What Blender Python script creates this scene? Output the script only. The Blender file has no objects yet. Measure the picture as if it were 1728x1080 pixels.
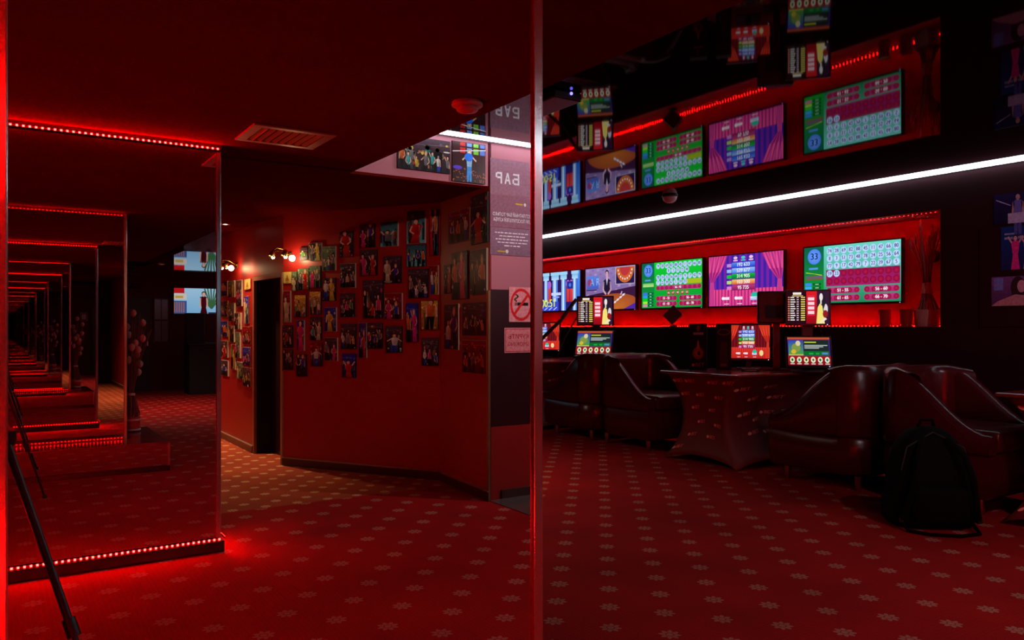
import bpy, bmesh, math, random
from mathutils import Vector, Matrix
random.seed(7)
SC = bpy.context.scene
COL = SC.collection
PI = math.pi
# ------------------------------------------------------------------ camera, world, exposure
EYE = 1.40
cam_d = bpy.data.cameras.new('camera'); cam = bpy.data.objects.new('camera', cam_d); COL.objects.link(cam)
cam.location = (0, -1.53, EYE)
cam.rotation_euler = (PI/2, 0, -math.radians(33.18))
cam_d.sensor_width = 36; cam_d.lens = 1329/1728*36; cam_d.shift_y = 11/1728; cam_d.clip_start = 0.02; cam_d.clip_end = 200
SC.camera = cam
w = bpy.data.worlds.new('world'); SC.world = w; w.use_nodes = True
w.node_tree.nodes['Background'].inputs[0].default_value = (0.02, 0.004, 0.006, 1)
w.node_tree.nodes['Background'].inputs[1].default_value = 0.02
SC.view_settings.view_transform = 'Standard'; SC.view_settings.look = 'None'
SC.view_settings.exposure = 0.0; SC.view_settings.gamma = 1; SC.view_settings.use_curve_mapping = False
cy = SC.cycles
cy.max_bounces = 22; cy.glossy_bounces = 22; cy.diffuse_bounces = 3; cy.transmission_bounces = 4
cy.sample_clamp_indirect = 4.0; cy.caustics_reflective = False; cy.caustics_refractive = False
LED = 600.0          # red diodes in the niche
LEDM = 760.0        # red diodes on the mirrors
NEON = 22.           # white tube
SCREEN = 1.0         # screens
WARM = 1.0           # warm corridor lamps
# ------------------------------------------------------------------ materials
MATS = {}
def lin(c):
    return tuple((x/12.92 if x <= .04045 else ((x+.055)/1.055)**2.4) for x in c)
def hexc(r, g, b): return lin((r/255, g/255, b/255))
class N:
    """small helper for node graphs"""
    def __init__(s, m):
        m.use_nodes = True; s.t = m.node_tree; s.t.nodes.clear()
    def n(s, typ, **kw):
        x = s.t.nodes.new(typ)
        for k, v in kw.items(): setattr(x, k, v)
        return x
    def set(s, sock, v):
        if isinstance(v, bpy.types.NodeSocket): s.t.links.new(v, sock)
        else: sock.default_value = v
    def math(s, op, a, b=None, c=None):
        x = s.n('ShaderNodeMath', operation=op); s.set(x.inputs[0], a)
        if b is not None: s.set(x.inputs[1], b)
        if c is not None: s.set(x.inputs[2], c)
        return x.outputs[0]
    def mix(s, f, a, b):
        x = s.n('ShaderNodeMix', data_type='RGBA'); s.set(x.inputs[0], f); s.set(x.inputs[6], a); s.set(x.inputs[7], b)
        return x.outputs[2]
def mat(name, base, rough=.5, metal=0., spec=.5, noise=.15, scale=12., emit=None, es=0., coat=0., bump=0., ior=None):
    if name in MATS: return MATS[name]
    m = bpy.data.materials.new(name); g = N(m)
    out = g.n('ShaderNodeOutputMaterial'); p = g.n('ShaderNodeBsdfPrincipled')
    g.t.links.new(p.outputs[0], out.inputs[0])
    b4 = (*base, 1)
    if noise > 0:
        tc = g.n('ShaderNodeTexCoord'); nz = g.n('ShaderNodeTexNoise'); nz.inputs['Scale'].default_value = scale
        nz.inputs['Detail'].default_value = 4
        g.t.links.new(tc.outputs['Object'], nz.inputs['Vector'])
        lo = tuple(max(0, c*(1-noise)) for c in base)+(1,); hi = tuple(min(1, c*(1+noise)) for c in base)+(1,)
        g.set(p.inputs['Base Color'], g.mix(nz.outputs[0], lo, hi))
        if bump > 0:
            bp = g.n('ShaderNodeBump'); bp.inputs['Strength'].default_value = bump; bp.inputs['Distance'].default_value = .01
            g.t.links.new(nz.outputs[0], bp.inputs['Height']); g.t.links.new(bp.outputs[0], p.inputs['Normal'])
    else: p.inputs['Base Color'].default_value = b4
    p.inputs['Roughness'].default_value = rough; p.inputs['Metallic'].default_value = metal
    p.inputs['Specular IOR Level'].default_value = spec
    if ior: p.inputs['IOR'].default_value = ior
    p.inputs['Coat Weight'].default_value = coat
    if emit:
        p.inputs['Emission Color'].default_value = (*emit, 1); p.inputs['Emission Strength'].default_value = es
    MATS[name] = m; return m
def emat(name, c, s):
    if name in MATS: return MATS[name]
    m = bpy.data.materials.new(name); g = N(m)
    out = g.n('ShaderNodeOutputMaterial'); e = g.n('ShaderNodeEmission')
    e.inputs[0].default_value = (*c, 1); e.inputs[1].default_value = s
    g.t.links.new(e.outputs[0], out.inputs[0]); MATS[name] = m; return m
def art_mat(name, strength=None, rough=.4):
    m = bpy.data.materials.new(name); g = N(m)
    out = g.n('ShaderNodeOutputMaterial'); a = g.n('ShaderNodeAttribute'); a.attribute_name = 'Col'
    if strength:
        e = g.n('ShaderNodeEmission'); e.inputs[1].default_value = strength
        g.t.links.new(a.outputs['Color'], e.inputs[0]); g.t.links.new(e.outputs[0], out.inputs[0])
    else:
        p = g.n('ShaderNodeBsdfPrincipled'); p.inputs['Roughness'].default_value = rough; p.inputs['Specular IOR Level'].default_value = .2
        tc = g.n('ShaderNodeTexCoord'); nz = g.n('ShaderNodeTexNoise'); nz.inputs['Scale'].default_value = 45
        g.t.links.new(tc.outputs['Object'], nz.inputs['Vector'])
        v = g.n('ShaderNodeVectorMath', operation='SCALE'); g.t.links.new(a.outputs['Color'], v.inputs[0])
        g.set(v.inputs[3], g.math('MULTIPLY_ADD', nz.outputs[0], .9, .55))
        g.t.links.new(v.outputs[0], p.inputs['Base Color']); g.t.links.new(p.outputs[0], out.inputs[0])
    MATS[name] = m; return m
def carpet(name, ax, ay, x0, y0, R, base, flower):
    m = bpy.data.materials.new(name); g = N(m)
    out = g.n('ShaderNodeOutputMaterial'); p = g.n('ShaderNodeBsdfPrincipled'); g.t.links.new(p.outputs[0], out.inputs[0])
    tc = g.n('ShaderNodeTexCoord'); sp = g.n('ShaderNodeSeparateXYZ'); g.t.links.new(tc.outputs['Object'], sp.inputs[0])
    X, Y = sp.outputs[0], sp.outputs[1]
    def lattice(ox, oy):
        fx = g.math('MULTIPLY', g.math('SUBTRACT', g.math('FRACT', g.math('MULTIPLY_ADD', X, 1/ax, .5-(x0+ox)/ax)), .5), ax)
        fy = g.math('MULTIPLY', g.math('SUBTRACT', g.math('FRACT', g.math('MULTIPLY_ADD', Y, 1/ay, .5-(y0+oy)/ay)), .5), ay)
        r = g.math('SQRT', g.math('ADD', g.math('MULTIPLY', fx, fx), g.math('MULTIPLY', fy, fy)))
        th = g.math('ARCTAN2', fy, fx)
        pet = g.math('MULTIPLY_ADD', g.math('COSINE', g.math('MULTIPLY', th, 8)), .17*R, .83*R)
        body = g.math('LESS_THAN', r, pet)
        ring = g.math('MULTIPLY', g.math('GREATER_THAN', r, .30*R), g.math('LESS_THAN', r, .40*R))
        spl = g.math('LESS_THAN', g.math('COSINE', g.math('MULTIPLY', th, 8)), -.93)
        return g.math('MULTIPLY', body, g.math('SUBTRACT', 1, g.math('MAXIMUM', ring, g.math('MULTIPLY', spl, g.math('GREATER_THAN', r, .35*R)))))
    f = g.math('MAXIMUM', lattice(0, 0), lattice(ax/2, ay/2))
    vo = g.n('ShaderNodeTexVoronoi', feature='DISTANCE_TO_EDGE'); vo.inputs['Scale'].default_value = 42; vo.inputs['Randomness'].default_value = .35
    g.t.links.new(tc.outputs['Object'], vo.inputs['Vector'])
    line = g.math('LESS_THAN', vo.outputs[0], .035)
    nz = g.n('ShaderNodeTexNoise'); nz.inputs['Scale'].default_value = 1.3; nz.inputs['Detail'].default_value = 5
    g.t.links.new(tc.outputs['Object'], nz.inputs['Vector'])
    wear = g.math('MULTIPLY_ADD', nz.outputs[0], .9, .5)
    b = g.mix(line, (*base, 1), (base[0]*1.35+.02, base[1]*1.3+.004, base[2]*1.3+.003, 1))
    c = g.mix(f, b, (*flower, 1))
    v = g.n('ShaderNodeVectorMath', operation='SCALE'); g.t.links.new(c, v.inputs[0]); g.set(v.inputs[3], wear)
    g.t.links.new(v.outputs[0], p.inputs['Base Color'])
    p.inputs['Roughness'].default_value = .95; p.inputs['Specular IOR Level'].default_value = .1
    n2 = g.n('ShaderNodeTexNoise'); n2.inputs['Scale'].default_value = 220
    g.t.links.new(tc.outputs['Object'], n2.inputs['Vector'])
    bp = g.n('ShaderNodeBump'); bp.inputs['Strength'].default_value = .35; bp.inputs['Distance'].default_value = .004
    g.t.links.new(n2.outputs[0], bp.inputs['Height']); g.t.links.new(bp.outputs[0], p.inputs['Normal'])
    MATS[name] = m; return m
M_MIRROR = mat('mirror', (.84, .80, .80), .0, 1., noise=0)
M_CHROME = mat('chrome', (.84, .82, .80), .16, .9, noise=.06, scale=30)
M_CARPET = carpet('carpet', .344, .42, 2.216, 1.494, .052, (.34, .0055, .0050), (.44, .155, .105))
M_CARPET2 = carpet('carpet_corridor', .25, .31, 0, 0, .043, (.36, .060, .022), (.66, .38, .17))
M_CEIL = mat('ceiling_red', (.11, .0038, .0033), .6, spec=.0, noise=.2, scale=3)
M_GLOSS = mat('ceiling_gloss_black', (.004, .0025, .003), .03, spec=.5, noise=0, ior=1.34)
M_GLOSS2 = mat('ceiling_gloss_red', (.02, .003, .003), .03, spec=.6, noise=0, ior=1.6)
M_WALL = mat('wall_dark_red', (.026, .0022, .0045), .6, spec=.15, noise=.15, scale=2.5, bump=.05)
M_PWALL = mat('wall_photo_red', (.33, .008, .006), .42, noise=.12, scale=2.0, bump=.04)
M_NICHE = mat('niche_red', (.40, .012, .012), .5, noise=.1, scale=3)
M_LILAC = mat('bar_wall_vinyl', (.46, .15, .19), .6, spec=.2, noise=.12, scale=2)
M_DARKP = mat('dark_panel', (.03, .003, .006), .3, noise=.1)
M_BLACK = mat('black_plastic', (.012, .010, .011), .35, noise=.1)
M_BLACKM = mat('black_matte', (.008, .006, .007), .7, noise=.1)
M_LEATH = mat('leather_oxblood', (.075, .0055, .008), .25, spec=.5, noise=.25, scale=18, bump=.08, coat=.0)
M_FABRIC = mat('spandex_cover', (.16, .010, .012), .6, noise=.15, scale=20)
M_TOP = mat('table_laminate', (.22, .02, .02), .18, spec=.6, noise=.15, scale=6)
M_METAL = mat('steel_leg', (.55, .5, .48), .3, 1., noise=.1)
M_WHITE = mat('white_plastic', (.62, .58, .56), .45, noise=.05)
M_CREAM = mat('photo_board_edge', (.55, .42, .30), .6, noise=.1)
M_WOOD = mat('dark_wood', (.045, .012, .008), .35, noise=.4, scale=9)
M_SKIRT = mat('baseboard_brown', (.05, .018, .012), .3, noise=.3, scale=9)
M_PACK = mat('backpack_nylon', (.0040, .0025, .003), .85, spec=.08, noise=.3, scale=40, bump=.15)
M_STRAW = mat('dried_stem', (.16, .07, .05), .8, noise=.4, scale=30)
M_POD = mat('dried_pod', (.50, .30, .24), .8, noise=.3, scale=30)
M_WRAP = mat('jute_wrap', (.36, .20, .15), .85, noise=.35, scale=60, bump=.3)
M_BANDR = mat('pot_red', (.45, .02, .02), .4, noise=.1)
M_BRASS = mat('brass', (.62, .40, .13), .25, 1., noise=.1)
M_GLASS = mat('tumbler_red', (.30, .01, .01), .1, noise=.05)
M_LED = emat('led_red', (1, .0011, .0009), LED)
M_LEDF = emat('led_red_floor', (1, .0006, .0005), LEDM*1.9)
M_LEDM = emat('led_red_mirror', (1, .0011, .0009), LEDM)
M_TAPE = mat('led_tape', (.25, .02, .02), .5, noise=.05)
M_NEON = emat('neon_white', (.66, .90, 1.0), NEON)
M_SCREEN = art_mat('screen_picture', SCREEN)
M_PRINT = art_mat('photo_print', None, .38)
M_LABEL = art_mat('printed_film', None, .75)
# ------------------------------------------------------------------ mesh helpers
def link(o, parent=None, loc=None, rz=None):
    COL.objects.link(o)
    if parent is not None: o.parent = parent
    if loc is not None: o.location = loc
    if rz is not None: o.rotation_euler = (0, 0, rz)
    return o
def mesh(name, bm, m, parent=None, loc=None, rz=None, smooth=False):
    me = bpy.data.meshes.new(name); bm.normal_update(); bm.to_mesh(me); bm.free()
    me.materials.append(m)
    if smooth:
        for p in me.polygons: p.use_smooth = True
    return link(bpy.data.objects.new(name, me), parent, loc, rz)
def shade_auto(o, ang=40):
    me = o.data
    for p in me.polygons: p.use_smooth = True
    bm = bmesh.new(); bm.from_mesh(me)
    for e in bm.edges:
        if len(e.link_faces) == 2 and e.calc_face_angle(0) > math.radians(ang): e.smooth = False
    bm.to_mesh(me); bm.free(); return o
def bx(bm, x0, x1, y0, y1, z0, z1, bevel=0., seg=2):
    vs = [bm.verts.new(p) for p in ((x0,y0,z0),(x1,y0,z0),(x1,y1,z0),(x0,y1,z0),(x0,y0,z1),(x1,y0,z1),(x1,y1,z1),(x0,y1,z1))]
    fs = [bm.faces.new([vs[i] for i in q]) for q in ((3,2,1,0),(4,5,6,7),(0,1,5,4),(1,2,6,5),(2,3,7,6),(3,0,4,7))]
    if bevel > 0:
        es = set(e for f in fs for e in f.edges)
        bmesh.ops.bevel(bm, geom=list(es), offset=bevel, segments=seg, profile=.5, affect='EDGES')
    return vs
def box(name, x0, x1, y0, y1, z0, z1, m, parent=None, bevel=0., seg=2, loc=None, rz=None):
    bm = bmesh.new(); bx(bm, x0, x1, y0, y1, z0, z1, bevel, seg); return mesh(name, bm, m, parent, loc, rz)
def tube(bm, pts, r, n=8, caps=True):
    pts = [Vector(p) for p in pts]; rings = []
    rr = r if isinstance(r, (list, tuple)) else [r]*len(pts)
    for i, p in enumerate(pts):
        d = (pts[min(i+1, len(pts)-1)] - pts[max(i-1, 0)]).normalized()
        a = d.cross(Vector((0, 0, 1)));  a = a.normalized() if a.length > 1e-4 else Vector((1, 0, 0))
        b = d.cross(a)
        rings.append([bm.verts.new(p + (a*math.cos(2*PI*k/n) + b*math.sin(2*PI*k/n))*rr[i]) for k in range(n)])
    for i in range(len(rings)-1):
        for k in range(n):
            bm.faces.new((rings[i][k], rings[i][(k+1) % n], rings[i+1][(k+1) % n], rings[i+1][k]))
    if caps: bm.faces.new(rings[0][::-1]); bm.faces.new(rings[-1])
def tubeo(name, pts, r, m, parent=None, n=8):
    bm = bmesh.new(); tube(bm, pts, r, n); bmesh.ops.recalc_face_normals(bm, faces=bm.faces[:])
    return shade_auto(mesh(name, bm, m, parent), 50)
def lathe(name, prof, m, parent=None, n=24, loc=None):
    bm = bmesh.new(); rings = []
    for r, z in prof:
        rings.append([bm.verts.new((r*math.cos(2*PI*k/n), r*math.sin(2*PI*k/n), z)) for k in range(n)])
    for i in range(len(rings)-1):
        for k in range(n): bm.faces.new((rings[i][k], rings[i][(k+1) % n], rings[i+1][(k+1) % n], rings[i+1][k]))
    bm.faces.new(rings[0][::-1]); bm.faces.new(rings[-1])
    bmesh.ops.recalc_face_normals(bm, faces=bm.faces[:])
    return shade_auto(mesh(name, bm, m, parent, loc), 45)
def thing(name, label, cat, loc=(0, 0, 0), rz=0., group=None):
    o = bpy.data.objects.new(name, None); o.empty_display_size = .1; COL.objects.link(o)
    o.location = loc; o.rotation_euler = (0, 0, rz); return tag(o, label, cat, group)
def tag(o, label, cat, group=None):
    o['label'] = label; o['category'] = cat
    if group: o['group'] = group
    return o
def struct(o, label=None):
    o['kind'] = 'structure'
    if label: o['label'] = label
    return o
def prism(name, pts, z0, z1, m, parent=None):
    bm = bmesh.new(); a = [bm.verts.new((x, y, z0)) for x, y in pts]; b = [bm.verts.new((x, y, z1)) for x, y in pts]
    bm.faces.new(a[::-1]); bm.faces.new(b); n = len(pts)
    for i in range(n): bm.faces.new((a[i], a[(i+1) % n], b[(i+1) % n], b[i]))
    bmesh.ops.recalc_face_normals(bm, faces=bm.faces[:]); return mesh(name, bm, m, parent)
# ------------------------------------------------------------------ flat graphics (screens, prints, lettering)
_TX = {}
def glyphs(s):
    if s not in _TX:
        cu = bpy.data.curves.new('t', 'FONT'); cu.body = s; cu.size = 1; cu.align_x = 'CENTER'; cu.align_y = 'CENTER'
        cu.resolution_u = 3; cu.fill_mode = 'FRONT'
        o = bpy.data.objects.new('t', cu); COL.objects.link(o)
        dg = bpy.context.evaluated_depsgraph_get(); dg.update()
        me = o.evaluated_get(dg).to_mesh()
        vs = [(v.co.x, v.co.y) for v in me.vertices]; fs = [tuple(p.vertices) for p in me.polygons]
        o.evaluated_get(dg).to_mesh_clear(); bpy.data.objects.remove(o); bpy.data.curves.remove(cu)
        _TX[s] = (vs, fs)
    return _TX[s]
class Art:
    STEP = .0005
    def __init__(s): s.v = []; s.f = []; s.c = []
    def poly(s, pts, c, L=0, cs=None):
        b = len(s.v); s.v += [(x, y, L*s.STEP) for x, y in pts]; s.f.append(tuple(range(b, b+len(pts))))
        s.c.append([(*q, 1) for q in cs] if cs else [(*c, 1)]*len(pts))
    def rect(s, x0, y0, x1, y1, c, L=0, top=None, right=None):
        cs = None
        if top: cs = [c, c, top, top]
        if right: cs = [c, right, right, c]
        s.poly([(x0, y0), (x1, y0), (x1, y1), (x0, y1)], c, L, cs)
    def ell(s, x, y, rx, ry, c, L=0, n=14, rim=None, a0=0.):
        p = [(x+rx*math.cos(2*PI*k/n+a0), y+ry*math.sin(2*PI*k/n+a0)) for k in range(n)]
        if rim is None: s.poly(p, c, L)
        else:
            for k in range(n): s.poly([(x, y), p[k], p[(k+1) % n]], c, L, [c, rim, rim])
    def line(s, x0, y0, x1, y1, w, c, L=0):
        d = Vector((x1-x0, y1-y0)); d = d.normalized()*w/2 if d.length > 0 else Vector((w/2, 0)); nx, ny = -d.y, d.x
        s.poly([(x0-nx, y0-ny), (x1-nx, y1-ny), (x1+nx, y1+ny), (x0+nx, y0+ny)], c, L)
    def text(s, t, x, y, size, c, L=3, sx=1., bold=0.):
        vs, fs = glyphs(t); b = 0
        for j, ox in enumerate((0,) if not bold else (-bold, bold)):
            b = len(s.v); s.v += [(x+ox+a*size*sx, y+q*size, (L+.3*j)*s.STEP) for a, q in vs]
            for f in fs: s.f.append(tuple(b+i for i in f)); s.c.append([(*c, 1)]*len(f))
    def build(s, name, m, parent=None, loc=None, rz=None, fn=None, clip=None):
        me = bpy.data.meshes.new(name)
        if clip: s.v = [(min(clip[0], max(0, x)), min(clip[1], max(0, y)), z) for x, y, z in s.v]
        if fn: co = [fn(x, y, z) for x, y, z in s.v]
        else: co = [(x, -z, y) for x, y, z in s.v]
        me.from_pydata(co, [], s.f); at = me.color_attributes.new('Col', 'FLOAT_COLOR', 'CORNER')
        flat = [q for f in s.c for v in f for q in v]; at.data.foreach_set('color', flat)
        me.materials.append(m); return link(bpy.data.objects.new(name, me), parent, loc, rz)
# ------------------------------------------------------------------ the setting
XR, YB, YF = 7.55, 10.0, -3.87       # right wall, back wall, bar wall
ZL, ZH = 2.53, 2.88                  # low red ceiling, high glossy ceiling
XE = 2.17                            # edge between them
NZ0, NZ1, NY0 = 1.395, 2.52, 2.53    # niche
struct(box('floor', -2.6, 8.3, -4.6, YB, -.05, 0, M_CARPET))
struct(box('floor', -2.6, 8.3, -13, -4.6, -.05, 0, M_CARPET2))
struct(box('ceiling', -2.6, XE, YF, 6.4, ZL, ZH+.05, M_CEIL))
struct(box('ceiling', -2.6, 4.2, -13, YF-.05, ZL, ZL+.2, M_CEIL))
struct(box('ceiling', XE, 8.3, YF-.1, YB+.1, ZH, ZH+.05, M_GLOSS))
struct(prism('ceiling', [(XE+.001, 3.0), (2.95, 3.0), (4.9, 6.6), (4.9, YB), (-2.6, YB), (-2.6, 6.401), (XE+.001, 6.401)], 2.45, ZH-.001, M_GLOSS2))
# right wall with its long recessed niche
wr = struct(box('wall_right', XR, 8.3, YF-.2, YB, 0, NZ0, M_WALL))
struct(box('wall_right', XR, 8.3, YF-.2, YB, NZ1, ZH, M_WALL))
struct(box('wall_right', XR, 8.3, YF-.2, NY0, NZ0, NZ1, M_WALL))
struct(box('wall_niche', 8.06, 8.3, NY0, YB, NZ0, NZ1, M_NICHE))
struct(box('trim_4', XR+.004, 8.06, NY0, YB, NZ0, NZ0+.006, M_NICHE))
struct(box('trim_5', XR+.004, 8.06, NY0, YB, NZ1-.006, NZ1, M_NICHE))
struct(box('trim_6', XR+.004, 8.06, NY0, NY0+.006, NZ0+.006, NZ1-.006, M_NICHE))
struct(box('wall_back', -2.6, 8.3, YB, YB+.2, 0, ZH+.05, mat('wall_back_red', (.10, .006, .007), .5, spec=.2, noise=.15, scale=2.5)))
struct(box('wall_left', -2.8, -2.6, -13, YB, 0, ZH+.05, M_WALL))
# bar wall, fascia above the corridor mouth
struct(box('wall_front', 3.33, 8.3, YF-.2, YF, 1.70, ZH, M_LILAC))
struct(box('wall_front', 3.33, 8.3, YF-.2, YF, .59, 1.70, M_DARKP))
struct(box('wall_front', 3.33, 8.3, YF-.2, YF, 0, .59, M_PWALL))
struct(box('wall_fascia', XE+.001, 3.30, YF-.1, YF, ZL-.003, ZH, M_LILAC))
struct(box('wall_front', -2.6, 1.02, YF-.2, YF, 0, ZL, M_WALL))
struct(box('baseboard_front', 3.42, 7.5, YF, YF+.02, .0, .075, M_SKIRT))
box_tile = struct(box('trim_1', 3.30, 7.0, YF+.02, YF+.62, 0, .006, mat('floor_tile_grey', (.10, .07, .065), .2, noise=.2)))
# corridor walls
P, K, Q = (3.30, -3.84), (3.38, -4.84), (2.42, -6.39)
C0, C1 = (2.37, -7.31), (2.36, -13.)
struct(prism('wall_photo', [P, K, Q, (2.62, -6.39), (3.7, -5.0), (3.7, YF-.03), (3.302, YF-.002)], 0, ZL, M_PWALL))
struct(prism('wall_photo', [C0, C1, (2.8, -13), (2.8, -7.31)], 0, ZL, M_PWALL))
struct(prism('wall_photo', [(2.42, -6.3901), (2.37, -7.3099), (2.6, -7.3099), (2.62, -6.3901)], 1.95, ZL, M_PWALL))
struct(box('wall_corridor', .8, 1.02, -13, YF-.2, 0, ZL, M_PWALL))
struct(box('wall_end', .8, 2.8, -13.2, -13, 0, ZL, M_WALL))
def skirt(name, a, b, h=.075, t=.018):
    d = Vector((b[0]-a[0], b[1]-a[1])); L = d.length; th = math.atan2(d.y, d.x)
    o = box(name, 0, L, -t, 0, 0, h, M_SKIRT, loc=(a[0], a[1], 0), rz=th); struct(o)
    box('baseboard_cap', 0, L, -t-.006, 0, h, h+.010, M_BRASS if False else mat('skirt_cap', (.30, .22, .16), .25, noise=.2), o)
    return o
skirt('baseboard_right', P, K); skirt('baseboard_right', K, Q); skirt('baseboard_right', C0, C1)
# corner trim of the photo wall (brass strip)
struct(box('trim_2', 3.285, 3.305, -3.868, -3.838, 0, 1.69, mat('brass_trim', (.30, .19, .09), .35, .8, noise=.2)))
# doorway in the corridor
d1 = struct(prism('door_1', [(2.60, -6.42), (2.56, -7.29), (2.60, -7.29), (2.64, -6.42)], 0, 1.93, mat('door_leaf', (.02, .005, .004), .35, noise=.3)))
def frame_bar(a, b, z0, z1, wd=.05):
    prism('jamb_lining', [(a[0]+.03, a[1]), (b[0]+.03, b[1]), (b[0]+.2, b[1]), (a[0]+.2, a[1])], z0, z1, mat('jamb_dark', (.018, .005, .004), .5, spec=.1, noise=.2), d1)
    return prism('door_frame', [a, b, (b[0]+.03, b[1]), (a[0]+.03, a[1])], z0, z1, mat('door_frame_wood', (.26, .12, .06), .3, noise=.2), d1)
frame_bar((2.405, -6.392), (2.402, -6.432), 0, 1.945); frame_bar((2.362, -7.268), (2.360, -7.308), 0, 1.945); frame_bar((2.402, -6.432), (2.362, -7.268), 1.90, 1.945)
# ------------------------------------------------------------------ LED strips
def led(name, p0, p1, step, parent, n, size=.0055, m=None):
    """tape with little red diodes; n = direction they shine"""
    p0, p1, n = Vector(p0), Vector(p1), Vector(n).normalized(); d = (p1-p0); L = d.length; d.normalize(); s = n.cross(d)
    def bar(bm, c, hl, hw, z0, z1):
        vs = [bm.verts.new(c + d*a*hl + s*b*hw + n*e) for e in (z0, z1) for a, b in ((-1,-1),(1,-1),(1,1),(-1,1))]
        for q in ((3,2,1,0),(4,5,6,7),(0,1,5,4),(1,2,6,5),(2,3,7,6),(3,0,4,7)): bm.faces.new([vs[i] for i in q])
    bm = bmesh.new(); bar(bm, (p0+p1)/2, L/2, .006, 0, .002); bmesh.ops.recalc_face_normals(bm, faces=bm.faces[:])
    t = mesh(name, bm, M_TAPE, parent)
    bm = bmesh.new(); k = int(L/step)
    for i in range(k): bar(bm, p0 + d*(i+.5)*L/k, size*.5, size*.5, .002, .004)
    bmesh.ops.recalc_face_normals(bm, faces=bm.faces[:])
    o = mesh('diodes', bm, m or M_LEDM, t); o['kind'] = 'stuff'
    return t
# ------------------------------------------------------------------ mirror column in front of the camera
mc = thing('mirror_column', 'tall mirror-clad column with chrome edge strips that shows the whole corridor', 'mirror', (0, 0, .28))
PLH = .28
box('column_core', -1.075, 1.075, .012, .34, 0, ZL-PLH-.003, M_BLACKM, mc)
box('mirror_panel', .015, 1.056, 0, .011, .0, ZL-PLH-.004, M_MIRROR, mc)
box('mirror_panel', -1.056, -.015, 0, .011, .0, ZL-PLH-.004, M_MIRROR, mc)
def strip(name, x0, x1, parent, y0=-.012, h=ZL-PLH-.004, y1=.012, z0=0):
    bm = bmesh.new(); bx(bm, x0, x1, y0, y1, z0, h, .0035, 3); return mesh(name, bm, M_CHROME, parent)
strip('edge_strip', -.015, .015, mc, -.004); strip('edge_strip', 1.056, 1.084, mc, -.008); strip('edge_strip', -1.084, -1.056, mc, -.008)
led('led_strip', (-1.05, -.010, ZL-PLH-.028), (1.05, -.010, ZL-PLH-.028), .03, mc, (0, -1, .4))
led('led_strip', (-1.05, -.012, .018), (1.05, -.012, .018), .03, mc, (0, -1, 0))
pl = thing('mirror_plinth', 'low mirror-faced plinth carrying the mirror column and a vase of dried pods', 'plinth', (0, 0, 0))
box('plinth_body', -1.4, 1.40, -.42, .95, .05, PLH-.012, M_BLACK, pl)
box('plinth_top', -1.405, 1.405, -.425, .955, PLH-.012, PLH, M_TOP, pl)
box('mirror_panel', -1.39, 1.39, -.428, -.42, .055, PLH-.014, M_MIRROR, pl)
box('mirror_panel', 1.40, 1.408, -.41, .94, .055, PLH-.014, M_MIRROR, pl)
box('edge_strip', 1.39, 1.412, -.432, -.41, .05, PLH-.012, M_CHROME, pl)
box('kick_board', -1.41, 1.41, -.435, .95, 0, .05, M_BLACK, pl)
# ------------------------------------------------------------------ facing mirror pillar behind the camera
Y2 = -3.57
m2 = thing('mirror_pillar', 'mirror-clad pillar with red LED strips at head and foot beside the corridor mouth', 'mirror', (0, Y2, 0))
box('pillar_core', -1.3, 1.14, -.29, -.012, .003, ZL-.003, M_BLACKM, m2)
box('mirror_panel', -1.3, 1.14, -.011, 0, .075, ZL-.045, M_MIRROR, m2)
box('mirror_panel', 1.15, 1.16, -.28, -.02, .075, ZL-.045, M_MIRROR, m2)
box('edge_strip', 1.138, 1.168, -.03, .008, .075, ZL-.045, M_CHROME, m2, .005)
box('kick_board', -1.3, 1.185, -.29, .022, .0, .070, M_BLACK, m2, .004)
box('head_board', -1.3, 1.17, -.29, .010, ZL-.044, ZL-.002, M_BLACK, m2)
led('led_strip', (-1.28, .014, .080), (1.17, .014, .080), .030, m2, (0, 1, .0), .0105, M_LEDF)
led('led_strip', (1.188, .01, .085), (1.188, -.27, .085), .030, m2, (1, 0, 0), .0105, M_LEDF)
led('led_strip', (-1.28, .014, ZL-.030), (1.16, .014, ZL-.030), .030, m2, (0, 1, .45), .0105, M_LEDF)
# ------------------------------------------------------------------ niche LEDs, white neon
lt = thing('led_light', 'red LED strip along the top of the long wall niche', 'light', (0, 0, 0))
led('led_strip', (XR+.06, NY0+.06, NZ1-.008), (XR+.06, YB-.02, NZ1-.008), .045, lt, (.35, 0, -1), .006, M_LED)
lb = thing('led_light', 'red LED strip along the shelf of the long wall niche', 'light', (0, 0, 0))
led('led_strip', (7.98, NY0+.03, NZ0+.007), (7.98, YB-.02, NZ0+.007), .045, lb, (-.2, 0, 1), .006, M_LED)
nt = thing('neon_tube', 'white linear tube light where the right wall meets the black glossy ceiling', 'light', (0, 0, 0))
tubeo('tube', [(XR-.030, -3.82, ZH-.012), (XR-.030, YB-.02, ZH-.012)], .011, M_NEON, nt, 10)
box('mounting_rail', XR-.016, XR-.001, -3.82, YB-.02, ZH-.026, ZH-.002, M_WHITE, nt)
nt = thing('neon_tube', 'white linear tube light at the top of the pink bar wall', 'light', (0, 0, 0))
tubeo('tube', [(XE+.05, YF+.10, ZH-.009), (XR-.1, YF+.10, ZH-.009)], .008, M_NEON, nt, 10)
box('mounting_rail', XE+.05, XR-.1, YF+.001, YF+.085, ZH-.006, ZH-.002, M_WHITE, nt)
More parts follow.
